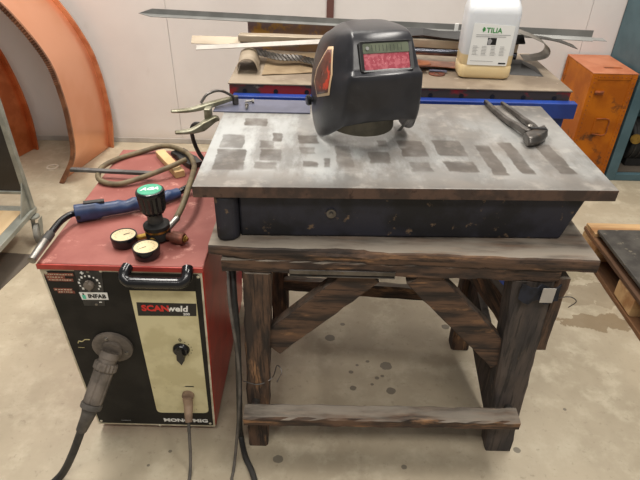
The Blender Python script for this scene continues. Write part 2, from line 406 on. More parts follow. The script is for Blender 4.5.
MB().beam((-.207,1.008,.205), (.585,1.008,.214), .055, .036, n=30, jit=.002, seed=20, ch=.3).build('stretcher', 'old_wood_x', t, world=True)
for xx in (-.178, .572): MB().cyl((xx,1.03,.209), (xx,1.09,.209), .012, seg=10).build('peg', 'dark_steel', t, world=True)
MB().beam((-.13,1.58,.24), (.53,1.53,.24), .03, .052, n=14, seed=21).build('stretcher', 'old_wood_x', t, world=True)
MB().beam((-.135,1.105,.405), (.125,1.105,.672), .04, .085, up=(-1,0,1), n=12, jit=.0015, seed=22).build('brace', 'old_wood_x', t, world=True)
MB().beam((.53,1.098,.375), (.255,1.098,.672), .04, .082, up=(1,0,1), n=12, jit=.0015, seed=23).build('brace', 'old_wood_x', t, world=True)
MB().beam((.552,1.535,.30), (.578,1.11,.10), .03, .15, up=(0,0,1), n=8, jit=.001, seed=24).build('side_board', 'blue_wood', t, world=True)
MB().beam((.535,1.49,.40), (.56,1.13,.47), .028, .09, n=8, seed=25).build('side_board', 'old_wood_y', t, world=True)
MB().beam((.617,1.10,.68), (.617,1.10,.43), .032, .06, up=(0,1,0), n=8, seed=26).build('outer_post', 'old_wood_z', t, world=True)
b = MB(); b.box(-.075, .19, 1.062, 1.066, .681, .694); b.box(-.075, .19, 1.062, 1.078, .673, .6765)
b.build('angle_iron', 'dark_steel', t, world=True, bevel=.001)
w = MB(); w.tube([(-.214,1.062,.285),(-.17,1.055,.28),(-.13,1.07,.292),(-.12,1.12,.29),(-.105,1.11,.275),(-.118,1.08,.262)], .0016, 6, 5)
w.build('wire', 'dark_steel', t, world=True)
MB().tube([(.61,1.062,.625),(.635,1.05,.64),(.655,1.05,.625),(.64,1.05,.605)], .0014, 6, 5).build('wire', 'dark_steel', t, world=True)
# dark cloth strip stapled on the right leg
g = [[(.507+.1*i/8, 1.052+.006*math.sin(i*1.7+j)-.002*j, .676-.024*j-.01*abs(math.sin(i*.8))) for i in range(9)] for j in range(3)]
MB().sheet(g, .003).build('cloth_strip', 'cloth_dark', t, world=True, sm=True)
g = [[(.557+.032*i/3, 1.041, .672-.015*j) for i in range(4)] for j in range(4)]
MB().sheet(g, .002).build('tape', 'base_grey', t, world=True)

# steel beam box under the plate
t = thing('steel_beam', 'dark navy steel beam box lying between bench top and plate', 'beam', (.19,1.4,.75))
b = MB(); b.hexa([(-.20,1.125,.751),(.612,1.145,.751),(.612,1.65,.751),(-.20,1.65,.751)], [(-.20,1.125,.8765),(.650,1.145,.8765),(.655,1.65,.8765),(-.20,1.65,.8765)])
b.build('web', 'navy_steel', t, world=True, bevel=.006)
b = MB(); b.prism([(-.256,1.105),(-.240,1.096),(-.215,1.100),(-.2005,1.115),(-.2005,1.655),(-.258,1.655)], (0,0,.751), (1,0,0), (0,1,0), .1255)
b.build('flange', 'navy_steel', t, world=True, bevel=.008)
b = MB().cyl((.026,1.132,.822), (.026,1.124,.822), .012, seg=16); b.cyl((.026,1.126,.822), (.026,1.119,.822), .0055, seg=8)
b.build('bolt', 'dark_steel', t, world=True)

# plate
b = MB(); 
b.hexa([(0,-.008,0),(1.004,.022,0),(1.006,.592,0),(-.004,.58,0)], [(0,-.008,.030),(1.004,.022,.030),(1.006,.592,.030),(-.004,.58,.030)])
for p in b.v: p += V((-.30,1.10,.877))
o = solo(b, 'welding_plate', 'plate', 'thick steel plate with pale overspray and dark stencil marks on bench', 'steel plate', loc=(-.30,1.10,.877), bevel=.002)

# ------------------------------------------------------------------ welding helmet
t = thing('welding_helmet', 'black welding helmet with pink lens resting on the steel plate', 'welding helmet', (.118,1.420,.908), R(17))
rows = [
 [(0,-.122,.086),(.052,-.118,.084),(.094,-.098,.070),(.119,-.040,.022),(.124,.01,.002),(.120,.06,.004)],
 [(0,-.134,.115),(.052,-.130,.114),(.098,-.108,.100),(.125,-.043,.060),(.131,.015,.045),(.127,.07,.045)],
 [(0,-.136,.198),(.048,-.133,.198),(.090,-.115,.193),(.119,-.047,.150),(.128,.015,.130),(.125,.085,.12)],
 [(0,-.114,.207),(.046,-.113,.207),(.082,-.103,.203),(.114,-.043,.182),(.123,.015,.172),(.121,.09,.165)],
 [(0,-.082,.263),(.044,-.081,.263),(.074,-.072,.261),(.100,-.027,.240),(.110,.025,.228),(.109,.085,.218)],
 [(0,-.066,.279),(.042,-.065,.279),(.070,-.058,.277),(.094,-.016,.261),(.102,.03,.250),(.101,.078,.238)],
 [(0,-.025,.284),(.040,-.024,.284),(.064,-.018,.281),(.084,.012,.270),(.090,.04,.261),(.089,.075,.250)],
 [(0,.050,.280),(.036,.050,.280),(.056,.052,.276),(.070,.056,.269),(.076,.062,.262),(.078,.075,.252)]]
b = MB(); vs = []; 
for r in rows: vs += [(-x,y,z) for x,y,z in reversed(r[1:])] + list(r)
for p in range(len(vs)): vs[p] = tuple(V(vs[p])*1.05)
n = 11; fs = []
for i in range(len(rows)-1):
    for j in range(n-1): fs.append((i*n+j, i*n+j+1, (i+1)*n+j+1, (i+1)*n+j))
b.add(vs, fs)
shell = b.build('shell', 'mask_black', t)
me = shell.data; cl = me.attributes.new('crease_edge', 'FLOAT', 'EDGE')
for e in me.edges:
    a, c = sorted(e.vertices); ia, ja = divmod(a, n); ic, jc = divmod(c, n)
    if ja == jc and ja in (3, 7): cl.data[e.index].value = .92 if ia < 3 else .7
    if ia == ic and ia in (2, 3) and 3 <= min(ja, jc) and max(ja, jc) <= 7: cl.data[e.index].value = .8
    if ia == ic == 0: cl.data[e.index].value = .6
sd = shell.modifiers.new('s', 'SUBSURF'); sd.levels = sd.render_levels = 3
so = shell.modifiers.new('t', 'SOLIDIFY'); so.thickness = .0035; so.offset = 0
me.shade_smooth()
# lens frame on the sloping upper front
lo = V((0,-.1215,.2125)); ly = V((0,.0335,.059)).normalized(); lx = V((1,0,0))
nrm = lx.cross(ly)
b = MB(); outer = rrect(.138, .072, .006, 3, 0, .0350); inner = rrect(.118, .062, .004, 3, 0, .035)
O = lo
def lp(p, h): return O + lx*p[0] + ly*p[1] + nrm*h
k = len(outer); vv = [lp(p, -.008) for p in outer]+[lp(p, .007) for p in outer]+[lp(p, .005) for p in inner]+[lp(p, -.008) for p in inner]
ff = []
for a in range(3):
    for j in range(k): ff.append((a*k+j, a*k+(j+1) % k, (a+1)*k+(j+1) % k, (a+1)*k+j))
b.add(vv, ff); fr = b.build('lens_frame', 'bezel', t, bevel=.0012)
MB().prism(rrect(.119, .038, .002, 2, 0, .0235), O+nrm*.0002, lx, ly, .003).build('lens', 'lens_pink', t)
MB().prism(rrect(.119, .0235, .002, 2, 0, .0545), O+nrm*.0002, lx, ly, .0045).build('solar_strip', 'solar', t)
b = MB()
for i in range(9): b.prism([(-.036+i*.0095-.0005,.047),(-.036+i*.0095+.0005,.047),(-.036+i*.0095+.0005,.062),(-.036+i*.0095-.0005,.062)], O+nrm*.0047, lx, ly, .0003)
b.build('cell_lines', 'bezel', t)
MB().lathe([(.0045,0),(.0045,.002)], lp((-.048,.0545), .0046), nrm, 12).build('sensor', 'zinc', t)
# decal on the wearer's right cheek
def side_pt(a, c):     # a: 0..1 front to back, c: 0..1 low to high, on the left side in the picture
    p0 = V((-.126,-.065,.125)).lerp(V((-.137,.07,.10)), a); p1 = V((-.110,-.048,.265)).lerp(V((-.121,.06,.240)), a)
    return p0.lerp(p1, c)
def decal(name, m, ring, off):
    cen = V((sum(p[0] for p in ring)/len(ring), sum(p[1] for p in ring)/len(ring), 0)); vs = []; fs = []; nr = 6; kk = len(ring)*3
    R2 = []
    for i in range(len(ring)):
        for q in range(3):
            a, c = V(ring[i]).to_3d(), V(ring[(i+1) % len(ring)]).to_3d(); R2.append(a.lerp(c, q/3))
    for i in range(nr+1):
        for p in R2:
            q = cen.lerp(p, max(.02, i/nr)); vs.append(side_pt(q.x, q.y)+V((-.01,0,0)))
    for i in range(nr):
        for j in range(kk): fs.append((i*kk+j, i*kk+(j+1) % kk, (i+1)*kk+(j+1) % kk, (i+1)*kk+j))
    o = MB().add(vs, fs).build(name, m, t, sm=True)
    s = o.modifiers.new('w', 'SHRINKWRAP'); s.target = shell; s.wrap_method = 'NEAREST_SURFACEPOINT'; s.wrap_mode = 'OUTSIDE_SURFACE'; s.offset = off
    so = o.modifiers.new('t', 'SOLIDIFY'); so.thickness = .0005; so.offset = 1
ring = [(.05,.12),(.02,.5),(.22,.98),(.45,.97),(.85,.55),(.9,.3),(.6,0.02)]
decal('side_decal', 'decal_cream', ring, .0010)
cx, cy = sum(p[0] for p in ring)/7, sum(p[1] for p in ring)/7
decal('side_decal_print', 'decal_brown', [(cx+(p[0]-cx)*.86, cy+(p[1]-cy)*.88) for p in ring], .0022)
for s_ in (-1, 1):
    b = MB().lathe([(.006,0),(.006,.006),(.014,.008),(.015,.016),(.012,.02)], (s_*.130,.075,.085), (s_,0,0), 16)
    b.build('pivot_knob', 'gloss_black', t, sm=True)
    MB().cyl((s_*.128,.06,.05), (s_*.135,.06,.05), .004, seg=10).build('rivet', 'zinc', t)
# head band inside
b = MB(); rings = []
for i in range(25):
    a = R(180*i/24+180); x, y = .092*math.cos(a), .05+.11*math.sin(a)
    rings.append([(x,y,.02),(x*1.03,y-.002,.02),(x*1.03,y-.002,.075),(x,y,.075)])
b.loft(rings); b.build('head_band', 'mask_inner', t, sm=True)
MB().beam((.098,-.082,.075), (.100,-.010,.006), .009, .003, n=3, jit=0).build('strap', 'zinc', t)

# ------------------------------------------------------------------ pincers on the plate
t = thing('pincers', 'dark steel end-cutting pincers lying open on the steel plate', 'pincers', (.57,1.52,.907))
zb = .909
head = MB(); rings = []
for i in range(13):       # the rounded jaw block, a half drum
    a = -1+2*i/12; w_ = math.sqrt(max(0,1-a*a*.80)); x = .592+.036*a
    ang = .03*a
    rings.append([(x, 1.400-.026*w_+ang, zb), (x, 1.393-.030*w_+ang, zb+.014), (x, 1.400-.026*w_+ang, zb+.029), (x, 1.418+ang, zb+.030), (x, 1.430+ang, zb+.022), (x,1.430+ang,zb+.004)])
head.loft(rings).build('jaw', 'dark_steel', t, world=True, bevel=.003, sm=True)
MB().box(.579,.622,1.413,1.424,zb+.0275,zb+.0325).build('jaw_gap', 'dark_inside', t, world=True)
def grip(pts, w, h): return MB().loft(sum([[
    [p+V((-w*s,0,-h*s)), p+V((w*s,0,-h*s)), p+V((w*s,0,h*s)), p+V((-w*s,0,h*s))]] for p, s in pts], []))
def taper(pts, s0, s1):
    P = smooth(pts, 6); return [(p, s0+(s1-s0)*i/(len(P)-1)) for i, p in enumerate(P)]
grip(taper([(.575,1.415,.925),(.563,1.46,.925),(.548,1.53,.918),(.533,1.62,.917),(.524,1.695,.917)], 1.15, .75), .0075, .009).build('handle', 'dark_steel', t, world=True, bevel=.003, sm=True)
grip(taper([(.602,1.425,.924),(.606,1.47,.924),(.600,1.54,.918),(.588,1.62,.917),(.574,1.685,.917)], 1.1, .7), .007, .0085).build('handle', 'dark_steel', t, world=True, bevel=.003, sm=True)
MB().lathe([(.009,0),(.009,.006),(.006,.009)], (.589,1.447,.930), (0,0,1), 16).build('rivet', 'steel', t, world=True, sm=True)
MB().beam((.572,1.44,.924),(.607,1.452,.924),.022,.014,n=4,jit=0).build('joint', 'dark_steel', t, world=True, bevel=.002)

# ------------------------------------------------------------------ small blue-grey sheet, bolts, earth clamp
b = MB(); b.prism([(-.335,1.566),(-.04,1.570),(-.043,1.678),(-.287,1.679),(-.335,1.64)], (0,0,.9075), (1,0,0), (0,1,0), .004)
solo(b, 'steel_sheet', 'sheet_bluegrey', 'small blue-grey steel sheet at the back corner of plate', 'metal sheet', bevel=.0006)
bl = ['small bolt on blue-grey sheet, the farther of two', 'small bolt on blue-grey sheet, the nearer of two']
for i, (x, y, a) in enumerate(((-.235,1.640,20), (-.236,1.592,95))):
    tb = thing('bolt', bl[i], 'bolt', (x,y,.9118), R(a), group='small bolts on the blue-grey sheet')
    MB().cyl((-.012,0,.006),(.010,0,.006),.0032,seg=12).build('shank', 'steel', tb, sm=True)
    MB().lathe([(.0065,0),(.0065,.006)], (.010,0,.006), (1,0,0), 6).build('head', 'steel', tb)

t = thing('earth_clamp', 'greenish metal earth clamp gripping the left corner of plate', 'clamp', (-.33,1.56,.907))
def jawrings(pts, w):      # a folded U channel: pts (x,y,z,height)
    P = smooth([p[:3] for p in pts], 4); H = [pts[min(int(i/4), len(pts)-1)][3] for i in range(len(P))]
    H = [h0 if i % 4 == 0 else h0+(H[min(i+4, len(H)-1)]-h0)*(i % 4)/4 for i, h0 in enumerate(H)]
    dr = V((.35,-1,0)).normalized()
    return MB().loft([[p-dr*w*ww+V((0,0,-h/2)), p+dr*w*ww+V((0,0,-h/2)), p+dr*w*ww+V((0,0,h/2)), p-dr*w*ww+V((0,0,h/2))] for p, h, ww in [(P[i], H[i], 1-.35*abs(2*i/len(P)-1)) for i in range(len(P))]])
jawrings([(-.455,1.535,.918,.007),(-.40,1.55,.919,.011),(-.345,1.585,.924,.017),(-.28,1.635,.930,.012)], .012).build('upper_arm', 'clamp_metal', t, world=True, bevel=.003, sm=True)
jawrings([(-.438,1.49,.870,.008),(-.395,1.51,.868,.013),(-.36,1.53,.878,.028),(-.330,1.55,.892,.018),(-.317,1.56,.890,.010)], .013).build('lower_arm', 'clamp_metal', t, world=True, bevel=.003, sm=True)
MB().box(-.358,-.338,1.54,1.572,.880,.925).build('hinge', 'clamp_metal', t, world=True, bevel=.003)
MB().tube([(-.372,1.575,.932),(-.352,1.59,.955),(-.318,1.605,.962),(-.29,1.62,.945),(-.275,1.63,.930)], .0045, 8).build('spring', 'dark_steel', t, world=True, sm=True)
MB().cyl((-.275,1.628,.914),(-.275,1.628,.938),.010,seg=14).build('contact_tip','dark_steel',t,world=True)
solo(MB().tube([(-.36,1.55,.872),(-.395,1.565,.868),(-.41,1.575,.84),(-.405,1.58,.79),(-.385,1.585,.74),(-.35,1.60,.7135),(-.32,1.66,.7125),(-.315,1.78,.60),(-.33,1.86,.20),(-.34,1.90,.010),(-.34,2.2,.009)], .0065, 10),
     'clamp_cable', 'rubber', 'thin black cable hanging from earth clamp beside plate corner', 'cable', sm=True)

# ------------------------------------------------------------------ welding machine
t = thing('welding_machine', 'red welding machine with black and cream front panel', 'welding machine', (-.5,1.4,0))
b = MB(); b.hexa([(-.700,1.095,.03),(-.321,1.095,.03),(-.321,1.73,.03),(-.700,1.73,.03)], [(-.699,1.062,.688),(-.290,1.062,.688),(-.290,1.73,.688),(-.699,1.73,.688)])
b.build('case', 'red_paint', t, world=True, bevel=.004)
MB().box(-.701,-.288,1.058,1.732,.6885,.70).build('lid', 'red_dusty', t, world=True, bevel=.003)
MB().box(-.701,-.288,1.053,1.0575,.684,.699).build('lid_edge', 'red_trim', t, world=True, bevel=.001)
for x in (-.66,-.36):
    for y in (1.14,1.68): MB().cyl((x,y,0),(x,y,.03),.02,seg=16).build('rubber_foot', 'rubber', t, world=True)
A = V((0,1.058,.70)); B = V((0,1.093,.03)); ety = (A-B).normalized(); etx = V((1,0,0)); en = etx.cross(ety)   # panel frame, en towards the viewer
if en.y > 0: en = -en
def pp(x, h, o=0): return B + etx*x + ety*h + en*o
def pan(poly, o, th=.001): return MB().prism(poly, B+en*o, etx, ety, th)
def rpoly(c, r, n=4):     # rounded polygon
    out = []
    for i in range(len(c)):
        p, a, q = V(c[i]), V(c[i-1]), V(c[(i+1) % len(c)]); rr = r[i] if isinstance(r, (list,tuple)) else r
        u = (a-p).normalized()*rr; w = (q-p).normalized()*rr
        for k in range(n+1):
            s = k/n; out.append(tuple((p+u)*(1-s)**2+p*2*s*(1-s)+(p+w)*s*s))
    return out
pan([(-.699,.001),(-.3225,.001),(-.2925,.655),(-.698,.655)], -.0005, .0015).build('panel_plate', 'cream_edge', t, world=True)
fp = pan(rpoly([(-.693,.010),(-.3285,.010),(-.2975,.648),(-.692,.648)], [.004,.004,.012,.02]), .001, .0012).build('front_panel', 'black_paint', t, world=True)
pan(rpoly([(-.498,.072),(-.3355,.076),(-.3145,.625),(-.348,.638),(-.484,.636)], [.018,.018,.012,.012,.004]), .0024, .0006).build('cream_field', 'cream_panel', t, world=True)
pan([(-.49,.590),(-.3145,.592),(-.313,.640),(-.492,.644)], .0026, .0010).build('handle_recess', 'black_paint', t, world=True)
b = MB().tube([pp(-.474,.668,.002),pp(-.477,.665,.018),pp(-.477,.657,.030),pp(-.466,.649,.036),pp(-.45,.648,.037),pp(-.36,.648,.037),pp(-.338,.649,.036),pp(-.326,.655,.030),pp(-.324,.664,.018),pp(-.326,.668,.002)], .0145, 14, 5)
b.build('handle', 'gloss_black', t, world=True, sm=True)
pan([(-.479,.499),(-.3235,.503),(-.3185,.548),(-.475,.548)], .0030, .0006).build('name_plate', 'black_print', t, world=True)
text('SCAN', .028, pp(-.465,.519,.0038), etx, ety, 'lettering', 'red_print', t, bold=.0012, xs=1.0)
text('weld', .029, pp(-.3985,.519,.0038), etx, ety, 'lettering', 'white_print', t, bold=.0009, xs=.98, shear=.15)
text('200', .012, pp(-.358,.5055,.0038), etx, ety, 'lettering', 'white_print', t, bold=.0003)
text('MONO/MIG', .022, pp(-.484,.026,.0024), etx, ety, 'lettering', 'white_print', t, bold=.001, xs=1.22)
text('MONOMIG', .006, pp(-.62,.024,.0024), etx, ety, 'small_print', 'grey_print', t)
# INFAB sticker
st = pan([(-.6145,.554),(-.545,.556),(-.5435,.581),(-.6165,.580)], .0042, .0005).build('sticker', 'white_print', t, world=True)
text('INFAB', .0185, pp(-.596,.5612,.0048), etx, ety, 'lettering', 'black_print', t, bold=.0009, xs=.92)
pan(rpoly([(-.611,.557),(-.602,.557),(-.602,.571),(-.611,.571)], .002), .0047, .0003).build('bottle_mark', 'mint_print', t, world=True)
pan([(-.6085,.571),(-.6045,.571),(-.6045,.577),(-.6085,.577)], .0047, .0003).build('bottle_mark', 'black_print', t, world=True)
# dial plate
pan([(-.615,.531),(-.560,.532),(-.541,.660),(-.6105,.660)], .0022, .0014).build('dial_plate', 'rubber', t, world=True, bevel=.0006)
b = MB()
for i in range(12):
    a = R(220-260*i/11); c = (-.5825+.026*math.cos(a), .609+.026*math.sin(a)); d = .0018 if i % 2 else .0026
    b.prism([(c[0]-d,c[1]-d*1.3),(c[0]+d,c[1]-d*1.3),(c[0]+d,c[1]+d*1.3),(c[0]-d,c[1]+d*1.3)], B+en*.0036, etx, ety, .0004)
b.build('dial_marks', 'white_print', t, world=True)
b = MB().lathe([(.013,0),(.0125,.010),(.009,.013)], pp(-.5825,.609,.0036), en, 18); b.prism([(-.585,.592),(-.580,.592),(-.579,.626),(-.586,.626)], B+en*.010, etx, ety, .006)
b.build('dial_knob', 'grey_plug', t, world=True, bevel=.0008)
pan([(-.598,.6435),(-.589,.6435),(-.589,.6465),(-.598,.6465)], .0037, .0004).build('plus_mark', 'white_print', t, world=True)
pan([(-.595,.640),(-.592,.640),(-.592,.650),(-.595,.650)], .0037, .0004).build('plus_mark', 'white_print', t, world=True)
pan([(-.572,.5445),(-.565,.5445),(-.565,.5475),(-.572,.5475)], .0037, .0004).build('minus_mark', 'white_print', t, world=True)
for x, h in ((-.577,.650), (-.581,.538)):
    MB().lathe([(.004,0),(.0035,.002)], pp(x,h,.0036), en, 12).build('screw', 'steel', t, world=True)
for x, h in ((-.685,.642),(-.545,.652),(-.686,.02),(-.337,.02),(-.303,.640),(-.50,.004)):
    MB().lathe([(.0045,0),(.0035,.0018)], pp(x,h,.0022), en, 12).build('screw', 'cream_edge', t, world=True)
b = MB(); rr = random.Random(3)
for block in (((-.690,-.617,.637),(-.688,-.640,.628),(-.686,-.622,.619)), ((-.680,-.632,.586),(-.672,-.628,.578))):
    b = MB()
    for x0, x1, h in block: b.prism([(x0,h-.0046),(x1,h-.0046),(x1,h+.0046),(x0,h+.0046)], B+en*.0022, etx, ety, .0004)
    lb_ = b.build('spec_label', 'brown_print', t, world=True)
    b = MB()
    for x0, x1, h in block:
        x = x0+.003
        while x < x1-.006:
            w_ = rr.uniform(.002,.006); b.prism([(x,h-.0014),(x+w_,h-.0014),(x+w_,h+.0014),(x,h+.0014)], B+en*.0025, etx, ety, .0002); x += w_+rr.uniform(.0015,.003)
    b.build('spec_text', 'cream_edge', lb_, world=True)
# torch and earth symbols
MB().tube([pp(-.668,.385,.0026),pp(-.664,.393,.0026),pp(-.655,.392,.0026),pp(-.645,.400,.0026),pp(-.632,.400,.0026)], .0016, 6).build('torch_symbol', 'symbol_print', t, world=True)
pan([(-.672,.366),(-.655,.366),(-.655,.3675),(-.672,.3675)], .0022, .0005).build('torch_symbol', 'symbol_print', t, world=True)
pan([(-.392,.203),(-.367,.203),(-.367,.208),(-.392,.208)], .0028, .0004).build('earth_symbol', 'black_print', t, world=True)
pan([(-.402,.201),(-.392,.204),(-.392,.206)], .0028, .0004).build('earth_symbol', 'black_print', t, world=True)
# stepped switch
b = MB().lathe([(.024,0),(.023,.008),(.018,.013)], pp(-.3815,.371,.0028), en, 20); b.build('switch_base', 'gloss_black', t, world=True, sm=True)
b = MB().prism(rpoly([(-.3885,.390),(-.393,.350),(-.3815,.328),(-.370,.350),(-.3745,.390)], .002), B+en*.012, etx, ety, .014); b.build('switch_knob', 'gloss_black', t, world=True, bevel=.002)
text('0', .017, pp(-.3805,.402,.0028), etx, ety, 'lettering', 'black_print', t, bold=.0005, align='CENTER')
b = MB()
for i in range(7):
    a = R(65-24*i); c = (-.3815+.030*math.cos(a), .371+.030*math.sin(a)); b.prism([(c[0]-.0014,c[1]-.0014),(c[0]+.0014,c[1]-.0014),(c[0]+.0014,c[1]+.0014),(c[0]-.0014,c[1]+.0014)], B+en*.0028, etx, ety, .0004)
b.build('switch_marks', 'black_print', t, world=True)
# central socket
b = MB().lathe([(.056,0),(.056,.008),(.050,.011),(.030,.011),(.030,.020)], pp(-.572,.376,.0022), en, 36); b.build('torch_socket', 'grey_plug', t, world=True, sm=True)
for a in (100, 220, 340): MB().lathe([(.006,0),(.005,.004)], pp(-.572+.042*math.cos(R(a)), .376+.042*math.sin(R(a)), .0132), en, 10).build('socket_screw', 'steel', t, world=True)
MB().lathe([(.018,0),(.018,.010),(.014,.012)], pp(-.388,.168,.0028), en, 20).build('earth_socket', 'beige_plug', t, world=True, sm=True)

# torch plug and its cable
t = thing('torch_cable', 'thick dusty grey torch plug and cable on machine front', 'cable', (-.6,1.0,.2))
P0 = pp(-.572,.376,.023); P1 = V((-.584,1.01,.345)); P2 = V((-.622,.955,.278)); P3 = V((-.652,.935,.215)); d1 = P2-P0
L = d1.length; d1n = d1.normalized()
b = MB(); rings = []
prof = [(.025,0),(.027,.012),(.027,.018),(.025,.02),(.025,.03)]
b.lathe(prof, P0, d1n, 24); b.build('sleeve', 'grey_plug', t, world=True, sm=True)
def ribbed(p, d, prof, ribs, depth, seg):
    q = V(d).normalized().to_track_quat('Z', 'Y'); return MB().loft([[V(p)+q @ V(((r-(depth if (j % ribs == 0) else 0))*math.cos(2*math.pi*j/seg), (r-(depth if (j % ribs == 0) else 0))*math.sin(2*math.pi*j/seg), h)) for j in range(seg)] for r, h in prof])
ribbed(P0+d1n*.030, d1n, [(.029,0),(.0325,.003),(.0325,.020),(.029,.024)], 2, .003, 36).build('locking_ring', 'grey_plug', t, world=True)
ribbed(P0+d1n*.054, d1n, [(.024,0),(.027,.004),(.026,L-.075),(.024,L-.072)], 6, .003, 36).build('grip', 'grey_plug', t, world=True)
b = MB().lathe([(.0275,0),(.0290,.003),(.0290,.014),(.023,.018)], P0+d1n*(L-.018), d1n, 24); b.build('end_ring', 'dusty_rubber', t, world=True, sm=True)
b = MB().tube([P0+d1n*L, P2+d1n*.02, P3], lambda s: .022-.007*s, 16, 5); b.build('bend_boot', 'dusty_rubber', t, world=True, sm=True)
MB().tube([P3-(P3-P2)*.1, P3, (-.69,.922,.13),(-.735,.915,.045),(-.765,.90,.013),(-.80,.84,.0115),(-.88,.66,.0115)], .0115, 12).build('cable', 'rubber', t, world=True, sm=True)

# earth plug and cable
t = thing('earth_cable', 'thin grey cable with beige plug on cream panel side', 'cable', (-.38,1.0,.2))
q0 = pp(-.388,.168,.015); q1 = V((-.376,1.005,.20)); dq = (q1-q0).normalized()
q1 = V((-.374,1.035,.165))
MB().tube([q0, (-.386,1.060,.172), (-.382,1.035,.160), (-.379,1.020,.146)], lambda s: .0155-.005*s, 16, 4).build('plug', 'beige_plug', t, world=True, sm=True)
MB().tube([(-.380,1.022,.148),(-.378,1.005,.12),(-.376,.975,.05),(-.374,.94,.010),(-.372,.90,.0055),(-.365,.80,.0055),(-.36,.66,.0055)], .0048, 10).build('cable', 'dusty_rubber', t, world=True, sm=True)

# cables that run down between machine and bench leg
solo(MB().tube([(-.245,1.30,.68),(-.232,1.14,.62),(-.222,1.075,.45),(-.226,1.05,.25),(-.236,1.055,.08),(-.238,1.07,.012),(-.215,1.0,.0095),(-.18,.93,.0095),(-.12,.75,.0095)], .009, 12), 'power_cable', 'rubber', 'thick black cable beside the left bench leg', 'cable', sm=True)
solo(MB().tube([(-.262,1.30,.66),(-.236,1.085,.60),(-.220,1.045,.40),(-.222,1.03,.25),(-.240,.99,.06),(-.246,.955,.006),(-.245,.92,.005),(-.22,.85,.005),(-.20,.70,.005)], .0045, 10), 'thin_cable', 'dusty_rubber', 'thin grey cable trailing to the floor between machine and bench', 'cable', sm=True)

# ------------------------------------------------------------------ regulator on the machine
t = thing('gas_regulator', 'gas regulator with black knob, green cap and two gauges on machine lid', 'gas regulator', (-.43,1.18,.70))
ax = V((-.03,.03,1)).normalized(); bc = V((-.428,1.178,.717))
MB().lathe([(.024,-.014),(.032,-.010),(.033,.006),(.030,.012),(.030,.018),(.034,.020),(.034,.030),(.026,.036)], bc, ax, 28).build('body', 'black_paint', t, world=True, sm=True)
MB().lathe([(.0315,0),(.0315,.006)], bc+ax*.0125, ax, 28).build('brass_ring', 'brass', t, world=True, sm=True)
MB().lathe([(.020,.034),(.019,.066)], bc+V((0,0,0)), ax, 24).build('neck', 'rubber', t, world=True, sm=True)
kb = bc+ax*.064
ribbed(kb, ax, [(.026,0),(.032,.010),(.0355,.050),(.0355,.056)], 2, .0032, 32).build('adjusting_knob', 'gloss_black', t, world=True)
MB().lathe([(.0355,0),(.0365,.004),(.0345,.010),(.031,.0115)], kb+ax*.054, ax, 32).build('knob_rim', 'gloss_black', t, world=True, sm=True)
MB().lathe([(.0305,0),(.0295,.0012)], kb+ax*.0655, ax, 32).build('green_cap', 'green_cap', t, world=True)
tx = V((1,.18,0)); tx = (tx-ax*tx.dot(ax)).normalized(); ty = ax.cross(tx)
text('AGA', .021, kb+ax*.0671-tx*0-ty*.006, tx, ty, 'lettering', 'white_print', t, bold=.0007, align='CENTER', shear=.3)
for i, g0 in enumerate((V((-.508,1.148,.7165)), V((-.436,1.098,.7165)))):
    gn = V((0,.02,1)).normalized()
    g = MB().lathe([(.028,-.015),(.032,-.010),(.034,.010),(.033,.014),(.030,.014),(.0297,.0118)], g0, gn, 32).build('gauge', 'gloss_black', t, world=True, sm=True)
    MB().lathe([(.0299,0),(.0299,.0008)], g0+gn*.0118, gn, 32).build('dial_face', 'gauge_face', g, world=True)
    gy = gn.cross(V((1,0,0))); gx = V((1,0,0)); b = MB()
    for k_ in range(13):
        a = R(225-270*k_/12); c = g0+gn*.0129+gx*.021*math.cos(a)+gy*.021*math.sin(a); u = (gx*math.cos(a)+gy*math.sin(a)); w_ = gn.cross(u)
        b.loft([[c-u*.002-w_*.0004, c+u*.002-w_*.0004, c+u*.002+w_*.0004, c-u*.002+w_*.0004], [p+gn*.0003 for p in (c-u*.002-w_*.0004, c+u*.002-w_*.0004, c+u*.002+w_*.0004, c-u*.002+w_*.0004)]])
    b.build('scale_marks', 'grey_plug', g, world=True)
    b = MB(); c = g0+gn*.0132; b.prism([(-.001,0),(.001,0),(.0005,.017),(-.0005,.017)], c, (gx*.6-gy*.8), (gx*-.8-gy*.6) if i else (gx*.8+gy*.6), .0006); b.build('needle', 'black_print', g, world=True)
    MB().cyl(g0-gn*.008+V((.01,.01,0)), bc+V((-.01,-.01,.004)), .008, seg=12).build('gauge_stem', 'brass', t, world=True)
MB().lathe([(.010,0),(.010,.012),(.0165,.013),(.0165,.045),(.014,.048)], V((-.40,1.165,.7175)), (1,-.25,0), 20).build('inlet_union', 'brown_copper', t, world=True, sm=True)
MB().lathe([(.010,0),(.010,.004),(.006,.005),(.006,.009)], V((-.353,1.154,.7175)), (1,-.25,0), 6).build('brass_nut', 'brass', t, world=True)
MB().cyl((-.405,1.19,.725),(-.385,1.225,.738),.009,seg=12).build('outlet', 'steel', t, world=True)
hz = .7095
solo(MB().tube([(-.388,1.222,.738),(-.378,1.27,.755),(-.377,1.35,.770),(-.388,1.45,.760),(-.412,1.56,.735),(-.455,1.65,.7305),(-.54,1.712,.726),(-.625,1.695,hz),(-.69,1.63,hz),(-.712,1.55,.7145),(-.692,1.48,.712),(-.63,1.458,hz),(-.56,1.485,.720),(-.49,1.530,.733),(-.44,1.575,.742)], .0085, 12),
     'gas_hose', 'olive_hose', 'looped olive brown gas hose on the machine lid', 'hose', sm=True)
solo(MB().beam((-.795,1.522,.7235),(-.53,1.508,.7235),.016,.010,n=6,jit=.0003), 'steel_bar', 'grey_steel_bar', 'flat grey steel bar under the hose loop on lid', 'metal bar')
